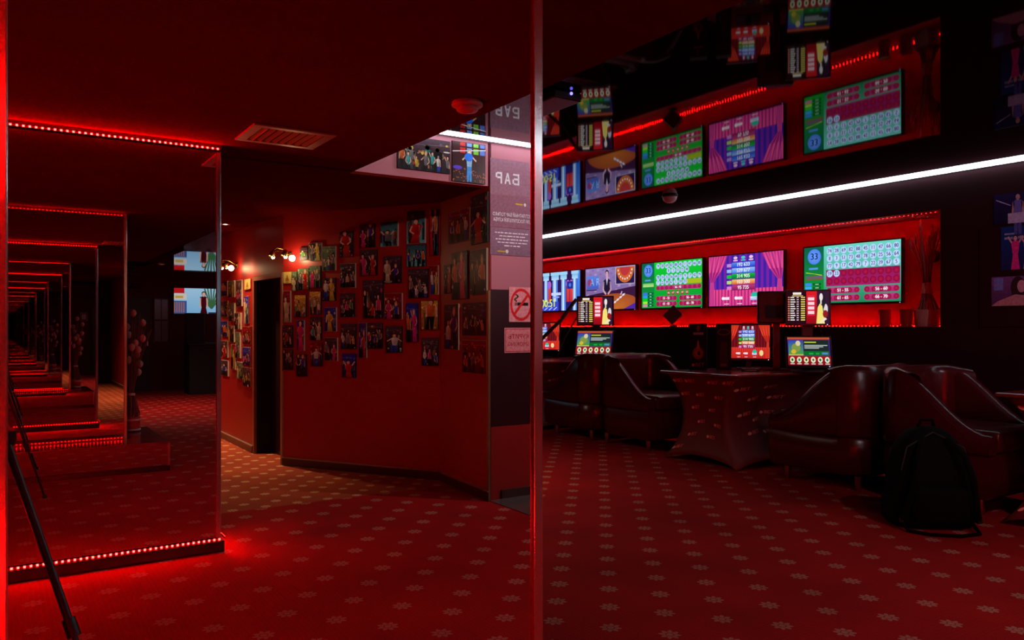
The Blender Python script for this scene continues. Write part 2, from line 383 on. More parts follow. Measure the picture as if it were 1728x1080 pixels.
# ------------------------------------------------------------------ pictures on screens
def C(r, g, b): return hexc(r, g, b)
WHT = C(250, 250, 255)
def balls(a, nums, x0, y, dx, r, kx=1., tint=None):
    for i, s in enumerate(nums):
        x = x0 + i*dx
        a.ell(x, y, r, r, tint or C(225, 240, 255), 2, 16, rim=C(170, 205, 255))
        a.text(s, x, y, r*1.42, C(20, 35, 120), 3, .86, .0014)
def pill(a, x0, x1, y, h, txt=None, holes=5, ts=1.):
    a.rect(x0+h/2, y-h/2, x1-h/2, y+h/2, C(175, 35, 105), 1, top=C(190, 60, 130))
    a.ell(x0+h/2, y, h/2, h/2, C(180, 40, 110), 1); a.ell(x1-h/2, y, h/2, h/2, C(180, 40, 110), 1)
    for i in range(holes):
        x = x0+h*.55 + (x1-x0-h*1.1)*i/max(1, holes-1)
        a.ell(x, y, h*.42, h*.42, C(200, 35, 75), 2, 14, rim=C(130, 15, 65))
    if txt: a.text(txt, (x0+x1)/2, y, h*.72*ts, WHT, 3, 1, .0018)
def art_bingo(W, H, near):
    a = Art(); g0, g1 = C(20, 110, 45), C(40, 190, 110)
    if near: a.rect(0, 0, W, H, C(30, 135, 85), 0, top=C(110, 215, 195))
    else: a.rect(0, 0, W, H, C(10, 150, 50), 0, top=C(20, 205, 50))
    a.rect(0, 0, W*.22, H, C(20, 160, 40), 1, top=C(15, 95, 75))
    a.ell(W*.115, H*.83, W*.075, W*.075, C(110, 165, 255), 2, 24, rim=C(80, 130, 240)); a.text('33', W*.115, H*.83, .105, C(15, 25, 90), 3, 1, .002)
    a.rect(W*.055, H*.60, W*.155, H*.635, C(90, 150, 235), 2)
    bx0, dx, r = W*.285, W*.0745, W*.0335
    R1 = '74 28 69 82 88 45 11 47 66 80'.split(); R2 = '8 3 51 73 48'.split(); R3 = '78 24 25 56 64'.split(); R4 = '77 9 17 42 79'.split(); R5 = '7 22 39 67 5'.split()
    if near:
        balls(a, R1, bx0, H*.905, dx, r); balls(a, R2+R3, bx0, H*.775, dx, r); balls(a, R4+R5, bx0, H*.645, dx, r)
        a.rect(W*.245, H*.29, W*.99, H*.575, C(165, 30, 105), 1, top=C(150, 25, 85))
        for j in range(2):
            for i in range(10):
                if j == 0 and i < 2: continue
                a.ell(bx0+i*dx, H*(.51-.135*j), r*.95, r*.95, C(190, 25, 70), 2, 14, rim=C(130, 12, 60))
        balls(a, ['59', '33'], bx0, H*.51, dx, r)
        h = H*.105
        for y, t1, t2 in ((H*.215, '51 - 55', '56 - 60'), (H*.085, '61 - 65', '66 - 70')):
            pill(a, W*.25, W*.60, y, h, t1); pill(a, W*.64, W*.985, y, h, t2)
        a.poly([(W*.02, H*.545), (W*.2, H*.50), (W*.2, H*.485), (W*.02, H*.56)], C(190, 215, 60), 2)
        a.rect(W*.02, H*.44, W*.21, H*.49, C(110, 90, 110), 2); a.rect(W*.02, H*.42, W*.21, H*.435, C(150, 60, 40), 2)
        for k, c in enumerate((C(60, 140, 240), C(60, 170, 245), C(30, 200, 60), C(170, 220, 60), C(210, 120, 170))):
            y = H*(.315-.062*k); a.rect(W*.012, y, W*.085, y+H*.05, c, 2); a.rect(W*.10, y, W*.19, y+H*.045, C(15, 90, 40), 2); a.rect(W*.125, y+.010, W*.165, y+.02, C(150, 220, 170), 3)
    else:
        balls(a, R1, bx0, H*.915, dx, r); balls(a, R2, bx0+dx*2.4, H*.80, dx, r); balls(a, R3+['77', '9', '17', '42', '79'], bx0, H*.665, dx, r)
        balls(a, R5+['59', '33'], bx0, H*.55, dx, r)
        a.rect(W*.76, H*.50, W*.985, H*.60, C(170, 190, 30), 1)
        pill(a, W*.25, W*.985, H*.435, H*.095, '36 - 45', 10)
        for i, s in enumerate('46 47 48 49 50'.split()):
            x = bx0+dx*(2.4+i); a.ell(x, H*.32, r*.8, r*.8, C(170, 25, 50), 2, 14); a.text(s, x, H*.32, r*1.05, WHT, 3)
        for y, t1, t2 in ((H*.205, '51 - 55', '56 - 60'), (H*.085, '61 - 65', '66 - 70')):
            pill(a, W*.25, W*.60, y, H*.10, t1); pill(a, W*.635, W*.985, y, H*.10, t2)
        a.rect(W*.02, H*.47, W*.21, H*.55, C(190, 225, 130), 2, top=C(120, 200, 110))
        for k, c in enumerate((C(60, 120, 220), C(50, 150, 245), C(10, 210, 30), C(150, 240, 60), C(210, 140, 180))):
            y = H*(.29-.066*k); a.rect(W*.02, y, W*.10, y+H*.058, c, 2); a.rect(W*.105, y+.003, W*.205, y+H*.055, C(10, 95, 60), 2); a.rect(W*.14, y+.012, W*.17, y+.024, C(150, 230, 190), 3)
    return a
def art_jackpot(W, H, small=False):
    a = Art()
    if small: bg, st, cu, dk, stg = C(95, 12, 22), C(120, 20, 30), C(235, 70, 45), C(170, 25, 20), C(205, 35, 35)
    else: bg, st, cu, dk, stg = C(60, 35, 165), C(120, 35, 165), C(240, 80, 150), C(150, 30, 120), C(225, 65, 140)
    a.rect(0, 0, W, H, bg)
    for i in range(14):
        x = W*i/14; a.rect(x, 0, x+W/28, H, st, 1)
    a.rect(0, 0, W, H*.33, stg, 2, top=C(240, 75, 140) if not small else C(235, 60, 50))
    for i in range(22):
        x = W*i/22; a.rect(x, 0, x+W/70, H*.33, dk, 3)
    def curtain(sg, x0):
        n = 7
        for i in range(n):
            t0, t1 = i/n, (i+1)/n
            pts_t = [(x0+sg*W*.27*t0, H), (x0+sg*W*.27*t1, H)]
            b0, b1 = (x0+sg*W*(.02+.05*t0), H*.48), (x0+sg*W*(.02+.05*t1), H*.48)
            m0, m1 = (x0+sg*W*(.0+.17*t0), H*.68), (x0+sg*W*(.0+.17*t1), H*.68)
            c = cu if i % 2 == 0 else dk
            a.poly([pts_t[0], pts_t[1], m1, m0], c, 4, [cu, dk, c, c]); a.poly([m0, m1, b1, b0], c, 4, [c, dk, dk, c])
            a.poly([b0, b1, (x0+sg*W*(.01+.08*t1), 0), (x0+sg*W*(.01+.08*t0), 0)], c, 4)
    curtain(1, 0); curtain(-1, W)
    x0, x1 = W*.33, W*.64
    rows = (('192 633', C(30, 70, 210), C(90, 140, 240)), ('539 677', C(60, 120, 235), C(150, 195, 250)), ('314 905', C(10, 110, 60), C(20, 190, 50)), ('103 500', C(225, 70, 60), C(240, 200, 110)), ('95 735', C(130, 20, 90), C(190, 60, 120)))
    for k, (t, c0, c1) in enumerate(rows):
        y = H*(.80-.112*k); a.rect(x0, y-H*.05, x1, y+H*.05, c0, 5, top=c1)
        a.text(t, (x0+x1)/2, y, H*.10, WHT, 6, 1, .001*W)
        a.rect(x0-W*.07, y-H*.035, x0-W*.006, y+H*.03, (C(190, 140, 220), C(150, 190, 245), C(20, 200, 60), C(190, 220, 110), C(225, 130, 200))[k], 5)
    for i, c in enumerate((C(235, 190, 220), C(80, 200, 210), C(240, 200, 230))):
        x = x0+W*(.05+.105*i); a.ell(x, H*.94, W*.028, H*.03, c, 5, 9); a.rect(x-W*.03, H*.875, x+W*.03, H*.90, c, 5)
    for i in range(2 if not small else 2):
        x = W*(.24+.18*i); a.ell(x-W*.035, H*.15, W*.018, W*.018, WHT, 5, 12)
        a.rect(x-W*.02, H*.12, x+W*.055, H*.175, C(250, 225, 240), 5); a.rect(x-W*.02, H*.03, x+W*.05, H*.045, C(250, 210, 235), 5)
    x = W*.64; a.ell(x, H*.20, W*.05, H*.06, C(35, 190, 165), 5, 10); a.rect(x-W*.06, H*.10, x+W*.05, H*.17, C(160, 170, 235), 5, top=C(240, 240, 255)); a.rect(x-W*.04, H*.03, x+W*.04, H*.045, C(250, 210, 235), 5)
    if small: a.ell(W*.80, H*.16, W*.05, H*.09, C(240, 215, 150), 5, 9)
    return a
def person(a, x, y, h, top, bot, skin, hair, L=2, dress=False, arm=0, rnd=None):
    hd = h*.075; ln = (rnd.random()-.5)*.16 if rnd else 0; jit = (lambda: (rnd.random()-.5)*h*.05) if rnd else (lambda: 0.)
    def X(px, py): return (x+px+ln*(py-y)+jit(), py)
    dk = tuple(c*(.35 if rnd else 1) for c in bot); dt = tuple(c*(.55 if rnd else 1) for c in top)
    if dress: a.poly([X(-h*.12, y), X(h*.12, y), X(h*.055, y+h*.55), X(-h*.055, y+h*.55)], bot, L, [dk, dk, bot, bot])
    else:
        a.poly([X(-h*.085, y), X(-h*.015, y), X(h*.005, y+h*.48), X(-h*.085, y+h*.48)], bot, L, [dk, dk, bot, bot])
        a.poly([X(h*.015, y), X(h*.085, y), X(h*.085, y+h*.48), X(-h*.005, y+h*.48)], bot, L, [dk, dk, bot, dk])
    a.poly([X(-h*.08, y+h*.47), X(h*.08, y+h*.47), X(h*.115, y+h*.80), X(h*.04, y+h*.85), X(-h*.04, y+h*.85), X(-h*.115, y+h*.80)], top, L+1, [dt, dt, top, top, dt, dt])
    for s in (-1, 1):
        k = arm if not rnd else (arm if arm else rnd.randrange(4)*(s > 0) or rnd.randrange(2)*3)
        sx, sy = X(s*h*.10, y+h*.79)
        if k == 1: a.line(sx, sy, sx+s*h*.10, sy+h*.19, h*.045, skin, L+1)
        elif k == 2: a.line(sx, sy, sx+s*h*.15, sy-h*.13, h*.045, skin, L+1)
        elif k == 3: a.line(sx, sy, sx+s*h*.05, sy-h*.18, h*.045, skin, L+1); a.line(sx+s*h*.05, sy-h*.18, sx-s*h*.05, sy-h*.27, h*.04, skin, L+1.2)
        else: a.line(sx, sy, sx+s*h*.02, sy-h*.33, h*.045, skin, L+1)
    hx = x+ln*h*.93
    a.ell(hx, y+h*.935, hd*.95, hd*(1.15 if not rnd else 1.1+.7*rnd.random()), hair, L+1, 10); a.ell(hx+(hd*.15 if rnd else 0), y+h*.915, hd*.70, hd*.92, skin, L+2, 10)
    a.rect(hx-h*.022, y+h*.83, hx+h*.022, y+h*.87, skin, L+2)
def art_dealer(W, H):
    a = Art(); a.rect(0, 0, W, H, C(110, 85, 140), 0, top=C(150, 125, 185))
    for i in range(9):
        for j in range(7):
            a.ell(W*(i+.5+.5*(j % 2))/9.5, H*(.35+.1*j), W*.03, H*.03, C(130, 110, 175) if (i+j) % 2 else C(175, 140, 190), 1, 8)
    a.poly([(0, H*.34), (W, H*.52), (W, H*.0), (0, 0)], C(60, 25, 60), 2)
    a.rect(W*.03, H*.50, W*.28, H*.82, C(70, 90, 190), 3, top=C(95, 130, 220)); a.ell(W*.09, H*.66, W*.05, H*.09, C(150, 60, 110), 4, 10)
    a.text('A R', W*.20, H*.66, .16, C(140, 190, 250), 4)
    a.rect(W*.02, H*.46, W*.24, H*.49, C(60, 40, 90), 3)
    a.ell(W*.62, H*-.05, W*.58, H*.42, C(200, 110, 45), 4, 40, rim=C(165, 75, 40)); a.poly([(W*.78, 0), (W, 0), (W, H*.14)], C(80, 40, 160), 5)
    for i in range(4):
        x = W*(.58+.055*i); y = H*(.13+.055*i); a.poly([(x, y), (x+W*.045, y+H*.02), (x+W*.06, y+H*.07), (x+W*.012, y+H*.05)], C(225, 225, 245), 6)
    a.poly([(W*.71, H*.34), (W*.74, H*.42), (W*.755, H*.40), (W*.73, H*.33)], C(190, 175, 230), 6)
    sk = C(215, 165, 190)
    for s in (-1, 1):
        a.line(W*.45+s*W*.06, H*.66, W*.45+s*W*.075, H*.46, W*.026, sk, 6); a.line(W*.45+s*W*.075, H*.46, W*.45+s*W*.02, H*.36, W*.026, sk, 6)
    a.poly([(W*.385, H*.42), (W*.515, H*.42), (W*.52, H*.68), (W*.48, H*.73), (W*.42, H*.73), (W*.38, H*.68)], C(30, 22, 50), 6)
    a.poly([(W*.43, H*.73), (W*.47, H*.73), (W*.45, H*.57)], C(200, 190, 225), 7)
    a.ell(W*.45, H*.86, W*.036, H*.085, C(45, 30, 50), 6, 14); a.ell(W*.45, H*.835, W*.027, H*.07, sk, 7, 14); a.rect(W*.435, H*.73, W*.465, H*.78, sk, 7)
    for s in (-1, 1): a.ell(W*.45+s*W*.010, H*.845, W*.004, H*.008, C(50, 30, 50), 8, 8)
    a.rect(W*.443, H*.795, W*.457, H*.803, C(170, 50, 80), 8)
    a.rect(W*.62, H*.58, W*.985, H*.985, C(215, 200, 215), 6); a.rect(W*.63, H*.59, W*.98, H*.975, C(40, 25, 75), 7)
    a.poly([(W*.805+W*.17*math.cos(PI+PI*k/16), H*.97+H*.36*math.sin(PI+PI*k/16)) for k in range(17)], C(205, 100, 40), 8)
    a.poly([(W*.805+W*.10*math.cos(PI+PI*k/12), H*.97+H*.2*math.sin(PI+PI*k/12)) for k in range(13)], C(190, 55, 60), 9)
    for k in range(9):
        t = PI*1.08+PI*.84*k/8; a.ell(W*.805+W*.135*math.cos(t), H*.97+H*.275*math.sin(t), W*.012, H*.026, C(240, 225, 235), 10, 8)
    return a
def art_columns(W, H):
    a = Art(); a.rect(0, 0, W, H, C(35, 30, 110), 0, top=C(50, 20, 70))
    for x, w_ in ((.02, .08), (.20, .09), (.42, .12), (.62, .10), (.88, .09)):
        a.rect(W*(x-w_*.5), 0, W*(x+w_*.5), H*.86, C(150, 200, 250), 2, right=C(70, 120, 235)); a.rect(W*(x-w_*.18), 0, W*(x+w_*.1), H*.8, C(215, 235, 255), 3)
        a.rect(W*(x-w_*.75), H*.80, W*(x+w_*.75), H*.92, C(185, 220, 250), 4, top=C(120, 190, 235)); a.rect(W*(x-w_*.9), H*.92, W*(x+w_*.9), H, C(165, 210, 245), 4)
    for x in (.28, .72, .80):
        a.rect(W*(x-.035), H*.22, W*(x+.035), H*.60, C(205, 45, 50), 2, top=C(225, 70, 60))
        a.ell(W*x, H*.68, W*.045, H*.10, C(175, 100, 210), 3, 14)
    a.rect(W*.70, H*.55, W*.84, H*.74, C(35, 45, 140), 5); a.ell(W*.77, H*.645, W*.03, H*.05, C(80, 120, 230), 6, 12)
    a.rect(W*.93, 0, W, H, C(45, 95, 215), 3, top=C(80, 140, 235))
    a.rect(W*.33, H*.40, W*.56, H*.47, C(200, 215, 255), 5); a.rect(W*.36, H*.33, W*.52, H*.37, C(150, 170, 245), 5)
    a.rect(0, 0, W*.5, H*.24, C(55, 75, 215), 4)
    a.text('00:51', W*.26, H*.19, .185, C(235, 245, 40), 6, 1.05, .004)
    for k in range(4): a.line(W*(.05+.11*k), H*.02, W*(.13+.11*k), H*.09, .012, C(230, 235, 255), 6)
    return a
def art_odds(W, H):
    a = Art(); a.rect(0, 0, W, H, C(40, 10, 22))
    a.rect(W*.14, H*.90, W*.34, H*.97, C(250, 235, 220), 2); a.rect(W*.12, H*.85, W*.38, H*.875, C(235, 200, 120), 2)
    for r in range(11):
        y = H*(.80-.070*r)
        a.rect(W*.02, y, W*.06, y+H*.035, C(225, 140, 110), 2); a.rect(W*.08, y, W*(.17+.03*((r*7) % 3)/2), y+H*.03, C(245, 240, 235), 2)
        a.rect(W*.23, y, W*.28, y+H*.03, C(215, 200, 205), 2); a.rect(W*.33, y, W*.43, y+H*.032, C(245, 225, 110), 2)
    a.rect(W*.46, 0, W*.71, H, C(150, 10, 25), 1, top=C(225, 30, 35)); a.rect(W*.49, H*.25, W*.66, H*.88, C(220, 45, 70), 2)
    for k in range(4): a.rect(W*.50, H*(.30+.14*k), W*.65, H*(.39+.14*k), C(250, 215, 225), 3)
    a.rect(W*.71, 0, W, H, C(55, 25, 55), 1)
    a.ell(W*.83, H*.70, W*.085, H*.28, C(35, 30, 40), 2, 18); a.ell(W*.92, H*.45, W*.05, H*.16, C(225, 215, 225), 2, 12)
    a.poly([(W*.70, 0), (W*.90, 0), (W*.84, H*.55), (W*.78, H*.62), (W*.73, H*.5)], C(245, 225, 120), 3); a.poly([(W*.79, 0), (W*.95, H*.14), (W*.9, H*.2), (W*.78, H*.05)], C(240, 225, 215), 4)
    a.ell(W*.81, H*.82, W*.042, H*.12, C(240, 225, 225), 4, 14); a.rect(W*.79, H*.6, W*.825, H*.74, C(235, 215, 215), 4); a.ell(W*.91, H*.3, W*.06, H*.12, C(150, 30, 30), 5, 12)
    return a
def art_menu(W, H):
    a = Art(); a.rect(0, 0, W, H, C(45, 20, 90), 0, top=C(70, 40, 150))
    a.rect(0, H*.93, W, H, C(190, 80, 40), 1); a.rect(0, H*.90, W, H*.925, C(120, 40, 60), 1)
    a.rect(W*.02, H*.36, W*.37, H*.90, C(80, 160, 40), 2, top=C(50, 60, 170)); a.ell(W*.2, H*.62, W*.11, H*.16, C(130, 150, 70), 3, 12); a.ell(W*.25, H*.78, W*.06, H*.1, C(215, 205, 160), 4, 9); a.ell(W*.14, H*.48, W*.06, H*.08, C(215, 180, 50), 4, 9)
    a.rect(W*.02, H*.345, W*.37, H*.38, C(225, 200, 70), 4)
    a.rect(W*.38, H*.345, W*.97, H*.9, C(35, 45, 45), 2, top=C(25, 40, 40)); a.rect(W*.38, H*.345, W*.97, H*.5, C(10, 110, 40), 3)
    a.rect(W*.40, H*.80, W*.68, H*.84, C(205, 215, 50), 3)
    for k in range(3): a.rect(W*.40, H*(.69-.05*k), W*(.94-.1*k), H*(.725-.05*k), C(165, 175, 170), 3)
    a.rect(W*.50, H*.38, W*.60, H*.44, C(30, 170, 60), 4); a.rect(W*.80, H*.385, W*.94, H*.455, C(90, 130, 200), 4); a.rect(W*.66, H*.38, W*.74, H*.44, C(30, 160, 60), 4)
    a.rect(0, 0, W, H*.33, C(120, 15, 20), 2, top=C(170, 25, 20))
    for k, c in enumerate((C(110, 190, 70), C(120, 210, 170), C(215, 190, 80), C(245, 205, 180), C(140, 205, 180), C(160, 190, 230))):
        x = W*(.10+.163*k); a.ell(x, H*.19, W*.056, H*.105, c, 3, 12, rim=C(240, 240, 210)); a.ell(x, H*.19, W*.025, H*.05, C(60, 110, 40) if k % 2 else C(60, 60, 40), 4, 8); a.rect(x-W*.05, H*.03, x+W*.05, H*.065, C(215, 205, 200), 3)
    return a
def art_presenter(W, H):
    a = Art(); a.rect(0, 0, W, H, C(130, 195, 240), 0, top=C(170, 220, 250))
    a.rect(0, H*.80, W*.18, H, C(200, 25, 30), 1); a.rect(0, H*.55, W*.22, H*.78, C(220, 215, 205), 1); a.rect(W*.02, H*.6, W*.16, H*.7, C(205, 170, 70), 2); a.rect(0, H*.0, W*.22, H*.5, C(60, 90, 160), 1)
    for k in range(5): a.rect(W*.04*k, H*.05, W*(.04*k+.02), H*.45, C(170, 110, 90), 2)
    for k in range(9):
        t = .5+.28*k; a.line(W*.66, H*.2, W*.66+W*.22*math.cos(t), H*.2+H*.75*abs(math.sin(t))+.1, .03, C(60, 110, 70), 1)
    person(a, W*.52, -H*.28, H*1.15, C(70, 8, 20), C(60, 6, 18), C(225, 180, 160), C(35, 20, 20), 3, True)
    a.ell(W*.82, H*.2, W*.08, H*.07, C(30, 60, 100), 3, 14); a.rect(W*.6, 0, W, H*.06, C(40, 40, 70), 3)
    return a
# ------------------------------------------------------------------ wall televisions
TVW, TVH = 1.22, .690
def television(loc, rz, art, W, H, label, depth=.05, group=None):
    t = thing('television', label, 'television', loc, rz, group)      # local -y is the viewing side, base at bottom centre
    box('housing', -W/2, W/2, 0, depth, 0, H, M_BLACK, t, .006)
    bm = bmesh.new(); b = .014
    for q in ((-W/2, W/2, 0, b+.008), (-W/2, W/2, H-b, H), (-W/2, -W/2+b, b+.008, H-b), (W/2-b, W/2, b+.008, H-b)): bx(bm, q[0], q[1], -.008, .0, q[2], q[3])
    mesh('bezel', bm, M_BLACK, t)
    art.build('screen', M_SCREEN, t, (-W/2+b, -.002, b+.008), clip=(W-2*b, H-2*b-.008))
    box('wall_bracket', -.15, .15, depth, depth+.034, H*.3, H*.7, M_BLACKM, t)
    box('power_light', W/2-.03, W/2-.022, -.0095, -.0080, .005, .013, emat('standby_blue', (.35, .4, 1), 2.), t)
    return t
iw, ih = TVW-.028, TVH-.036
TVS = [(3.765, art_bingo(iw, ih, True), 'wall television showing a green bingo board with three full rows of numbered balls'),
       (5.25, art_jackpot(iw, ih), 'wall television showing pink stage curtains and coloured jackpot bars'),
       (6.56, art_bingo(iw, ih, False), 'wall television showing a bright green bingo board with centred rows of balls'),
       (7.89, art_dealer(iw, ih), 'wall television showing a card dealer in a dark vest behind an orange table'),
       (9.22, art_columns(iw, ih), 'wall television showing blue classical columns and a yellow countdown')]
for y, a, lb_ in TVS: television((7.975, y, 1.647), -PI/2, a, TVW, TVH, lb_, group='televisions in the long niche')
television((3.86, YB-.085, 1.665), 0, art_presenter(1.20, .564), 1.228, .60, 'wall television showing a presenter in a dark dress on the back wall')
# ------------------------------------------------------------------ tub armchairs
def tub_chair(loc, rz, label):
    t = thing('tub_armchair', label, 'armchair', loc, rz, 'leather tub armchairs along the screen wall')
    W, D, th = .95, .95, .13; R = .30
    path = []
    path.append((W/2, D/2, 0)); path.append((W/2, D/4, 0)); path.append((W/2, 0, 0)); path.append((W/2, -D/4, 0))
    for k in range(0, 9):
        a = -PI/2*k/8; path.append((W/2-R+R*math.cos(a), -D/2+R+R*math.sin(a), 0))
    for k in range(0, 9):
        a = -PI/2-PI/2*k/8; path.append((-W/2+R+R*math.cos(a), -D/2+R+R*math.sin(a), 0))
    for y in (-D/4, 0, D/4, D/2): path.append((-W/2, y, 0))
    # resample
    P_ = [Vector(p[:2]) for p in path]; seg = [0]
    for i in range(1, len(P_)): seg.append(seg[-1]+(P_[i]-P_[i-1]).length)
    n = 44; pts = []
    for i in range(n+1):
        s = seg[-1]*i/n; j = max(k for k in range(len(seg)) if seg[k] <= s+1e-9); j = min(j, len(seg)-2)
        f = (s-seg[j])/max(1e-9, seg[j+1]-seg[j]); pts.append(P_[j].lerp(P_[j+1], f))
    def top(i):
        y = pts[i].y; u = (D/2-y)/D; u = max(0, min(1, (u-.02)/.80)); u = u*u*(3-2*u)
        return .60+.47*u
    bm = bmesh.new(); rows = []
    for i in range(n+1):
        d = (pts[min(i+1, n)]-pts[max(i-1, 0)]).normalized(); out = Vector((-d.y, d.x)); out = out if out.dot(pts[i]) > 0 else -out
        z1 = top(i); z0 = .46; p = pts[i]; q = p-out*th; prof = []
        for off, z in ((0.0, z0), (.012, z0+.02), (.016, (z0+z1)*.5), (.006, z1-.05), (-.02, z1-.012), (-.05, z1), (-.085, z1-.004), (-.118, z1-.03), (-.13, z1-.07), (-.115, (z0+z1)*.5), (-.10, z0)):
            v = p+out*off; prof.append(bm.verts.new((v.x, v.y, z)))
        rows.append(prof)
    m_ = len(rows[0])
    for i in range(n):
        for k in range(m_-1): bm.faces.new((rows[i][k], rows[i+1][k], rows[i+1][k+1], rows[i][k+1]))
        bm.faces.new((rows[i][m_-1], rows[i+1][m_-1], rows[i+1][0], rows[i][0]))
    bm.faces.new(rows[0]); bm.faces.new(rows[n][::-1]); bmesh.ops.recalc_face_normals(bm, faces=bm.faces[:])
    shade_auto(mesh('back_shell', bm, M_LEATH, t), 50)
    bm = bmesh.new(); ring = lambda off, z: [bm.verts.new(((p+((p-Vector((0, 0))).normalized())*off).x, (p+((p-Vector((0, 0))).normalized())*off).y, z)) for p in pts]
    rr = [ring(-.05, .125), ring(-.012, .15), ring(.006, .30), ring(-.004, .42), ring(-.03, .455)]
    for a, b in zip(rr[:-1], rr[1:]):
        for i in range(n): bm.faces.new((a[i], a[i+1], b[i+1], b[i]))
        bm.faces.new((a[n], a[0], b[0], b[n]))
    bm.faces.new(rr[0][::-1]); bm.faces.new(rr[-1]); bmesh.ops.recalc_face_normals(bm, faces=bm.faces[:])
    shade_auto(mesh('base', bm, M_LEATH, t), 50)
    bm = bmesh.new(); bx(bm, -W/2+.125, W/2-.125, -D/2+.13, D/2+.015, .457, .61, .045, 3)
    for v in bm.verts:
        if v.co.z > .58: v.co.z += .025*(1-(v.co.x/(W/2))**2)
    shade_auto(mesh('seat_cushion', bm, M_LEATH, t), 50)
    bm = bmesh.new(); tube(bm, [(p.x*1.003, p.y*1.003, top(i)-.055) for i, p in enumerate(pts)], .007, 6)
    shade_auto(mesh('piping', bm, M_LEATH, t), 60)
    for sx in (-1, 1):
        for sy in (-1, 1):
            lathe('leg', [(.020, 0), (.024, .01), (.030, .09), (.032, .126)], M_METAL, t, 14, (sx*.36, sy*.36, 0))
    return t
XC = 6.50
tub_chair((XC, 6.42, 0), 0, 'oxblood leather tub armchair facing the farther table below the dealer television')
tub_chair((XC, 5.41, 0), PI, 'oxblood leather tub armchair with lit seat edge below the bright green bingo television')
tub_chair((XC, 2.83, 0), 0, 'oxblood leather tub armchair facing the table with the ad boxes')
tub_chair((XC, 1.83, 0), PI, 'oxblood leather tub armchair behind the black backpack')
# ------------------------------------------------------------------ tables with stretch covers
TH = .93
def table(loc, label):
    t = thing('bar_table', label, 'table', loc, 0., 'covered tables along the screen wall')
    LX, LY = 1.50, .98           # x from 0 (aisle) to LX (wall)
    bm = bmesh.new(); bx(bm, -.03, LX, -LY/2-.04, LY/2+.04, TH-.028, TH, .010, 2); mesh('table_top', bm, M_TOP, t)
    box('leg_core', .35, LX-.25, -.10, .10, .02, TH-.03, M_BLACKM, t)
    cor = [(0.02, LY/2-.02), (0.02, -LY/2+.02), (LX-.02, -LY/2+.02), (LX-.02, LY/2-.02)]
    cen = Vector((LX/2, 0))
    def corner(i, v):
        x, y = cor[i]; k = math.sin(PI*min(1, max(0, v)))**.8
        flare = -.03*(1-v)**3
        return Vector((x+(.05*k+flare)*(1 if i < 2 else -1), y-(.19*k+flare)*(1 if y > 0 else -1)))
    def surf(i, s, v):
        a, b = corner(i, v), corner((i+1) % 4, v); p = a.lerp(b, s)
        inward = (cen-p).normalized(); p = p+inward*((.03 if i % 2 == 0 else .16)*4*s*(1-s)*math.sin(PI*min(1, max(0, v))))
        z0 = .005+.085*max(0, 4*s*(1-s))**.7
        return Vector((p.x, p.y, z0+(TH-.03-z0)*v))
    bm = bmesh.new()
    for i in range(4):
        g = [[bm.verts.new(surf(i, s/14, v/16)) for s in range(15)] for v in range(17)]
        for v in range(16):
            for s in range(14): bm.faces.new((g[v][s], g[v][s+1], g[v+1][s+1], g[v+1][s]))
    bmesh.ops.remove_doubles(bm, verts=bm.verts[:], dist=.0005); bmesh.ops.recalc_face_normals(bm, faces=bm.faces[:])
    cv = mesh('stretch_cover', bm, M_FABRIC, t, smooth=True)
    md = cv.modifiers.new('thick', 'SOLIDIFY'); md.thickness = .003; md.offset = -1
    def logos(side, grid, nm):
        c = C(255, 175, 150)
        def fn(x, y, z):
            p = surf(side, x, y); q = surf(side, min(.999, x+.01), y); r = surf(side, x, y+.01)
            nn = (q-p).cross(r-p).normalized(); c3 = Vector((cen.x, cen.y, p.z))
            if nn.dot(p-c3) < 0: nn = -nn
            return p+nn*.005
        for x, y in grid:
            a = Art(); a.ell(x-.062, y, .026, .026*.72, c, 0, 12); a.text('BET', x+.03, y+.002, .060, C(250, 125, 110), 0, 1.1, .0016)
            a.build(nm, M_LABEL, cv, fn=fn)
    logos(0, [(.30, .92), (.68, .92), (.42, .75), (.82, .74), (.28, .59), (.68, .57), (.42, .41), (.82, .40), (.28, .25), (.66, .24), (.12, .10), (.10, .92), (.93, .93), (.13, .76)], 'printed_logo')
    logos(1, [(.12, .85), (.30, .70), (.48, .85), (.66, .70), (.20, .52), (.40, .42), (.62, .5), (.30, .28), (.55, .26)], 'printed_logo')
    return t
XT = 5.98
table((XT, 4.14, 0), 'table in a dark red printed stretch cover carrying the ad boxes')
table((XT, .76, 0), 'table in a dark red printed stretch cover behind the backpack')
table((XT, 7.62, 0), 'table in a dark red printed stretch cover under the dealer television')
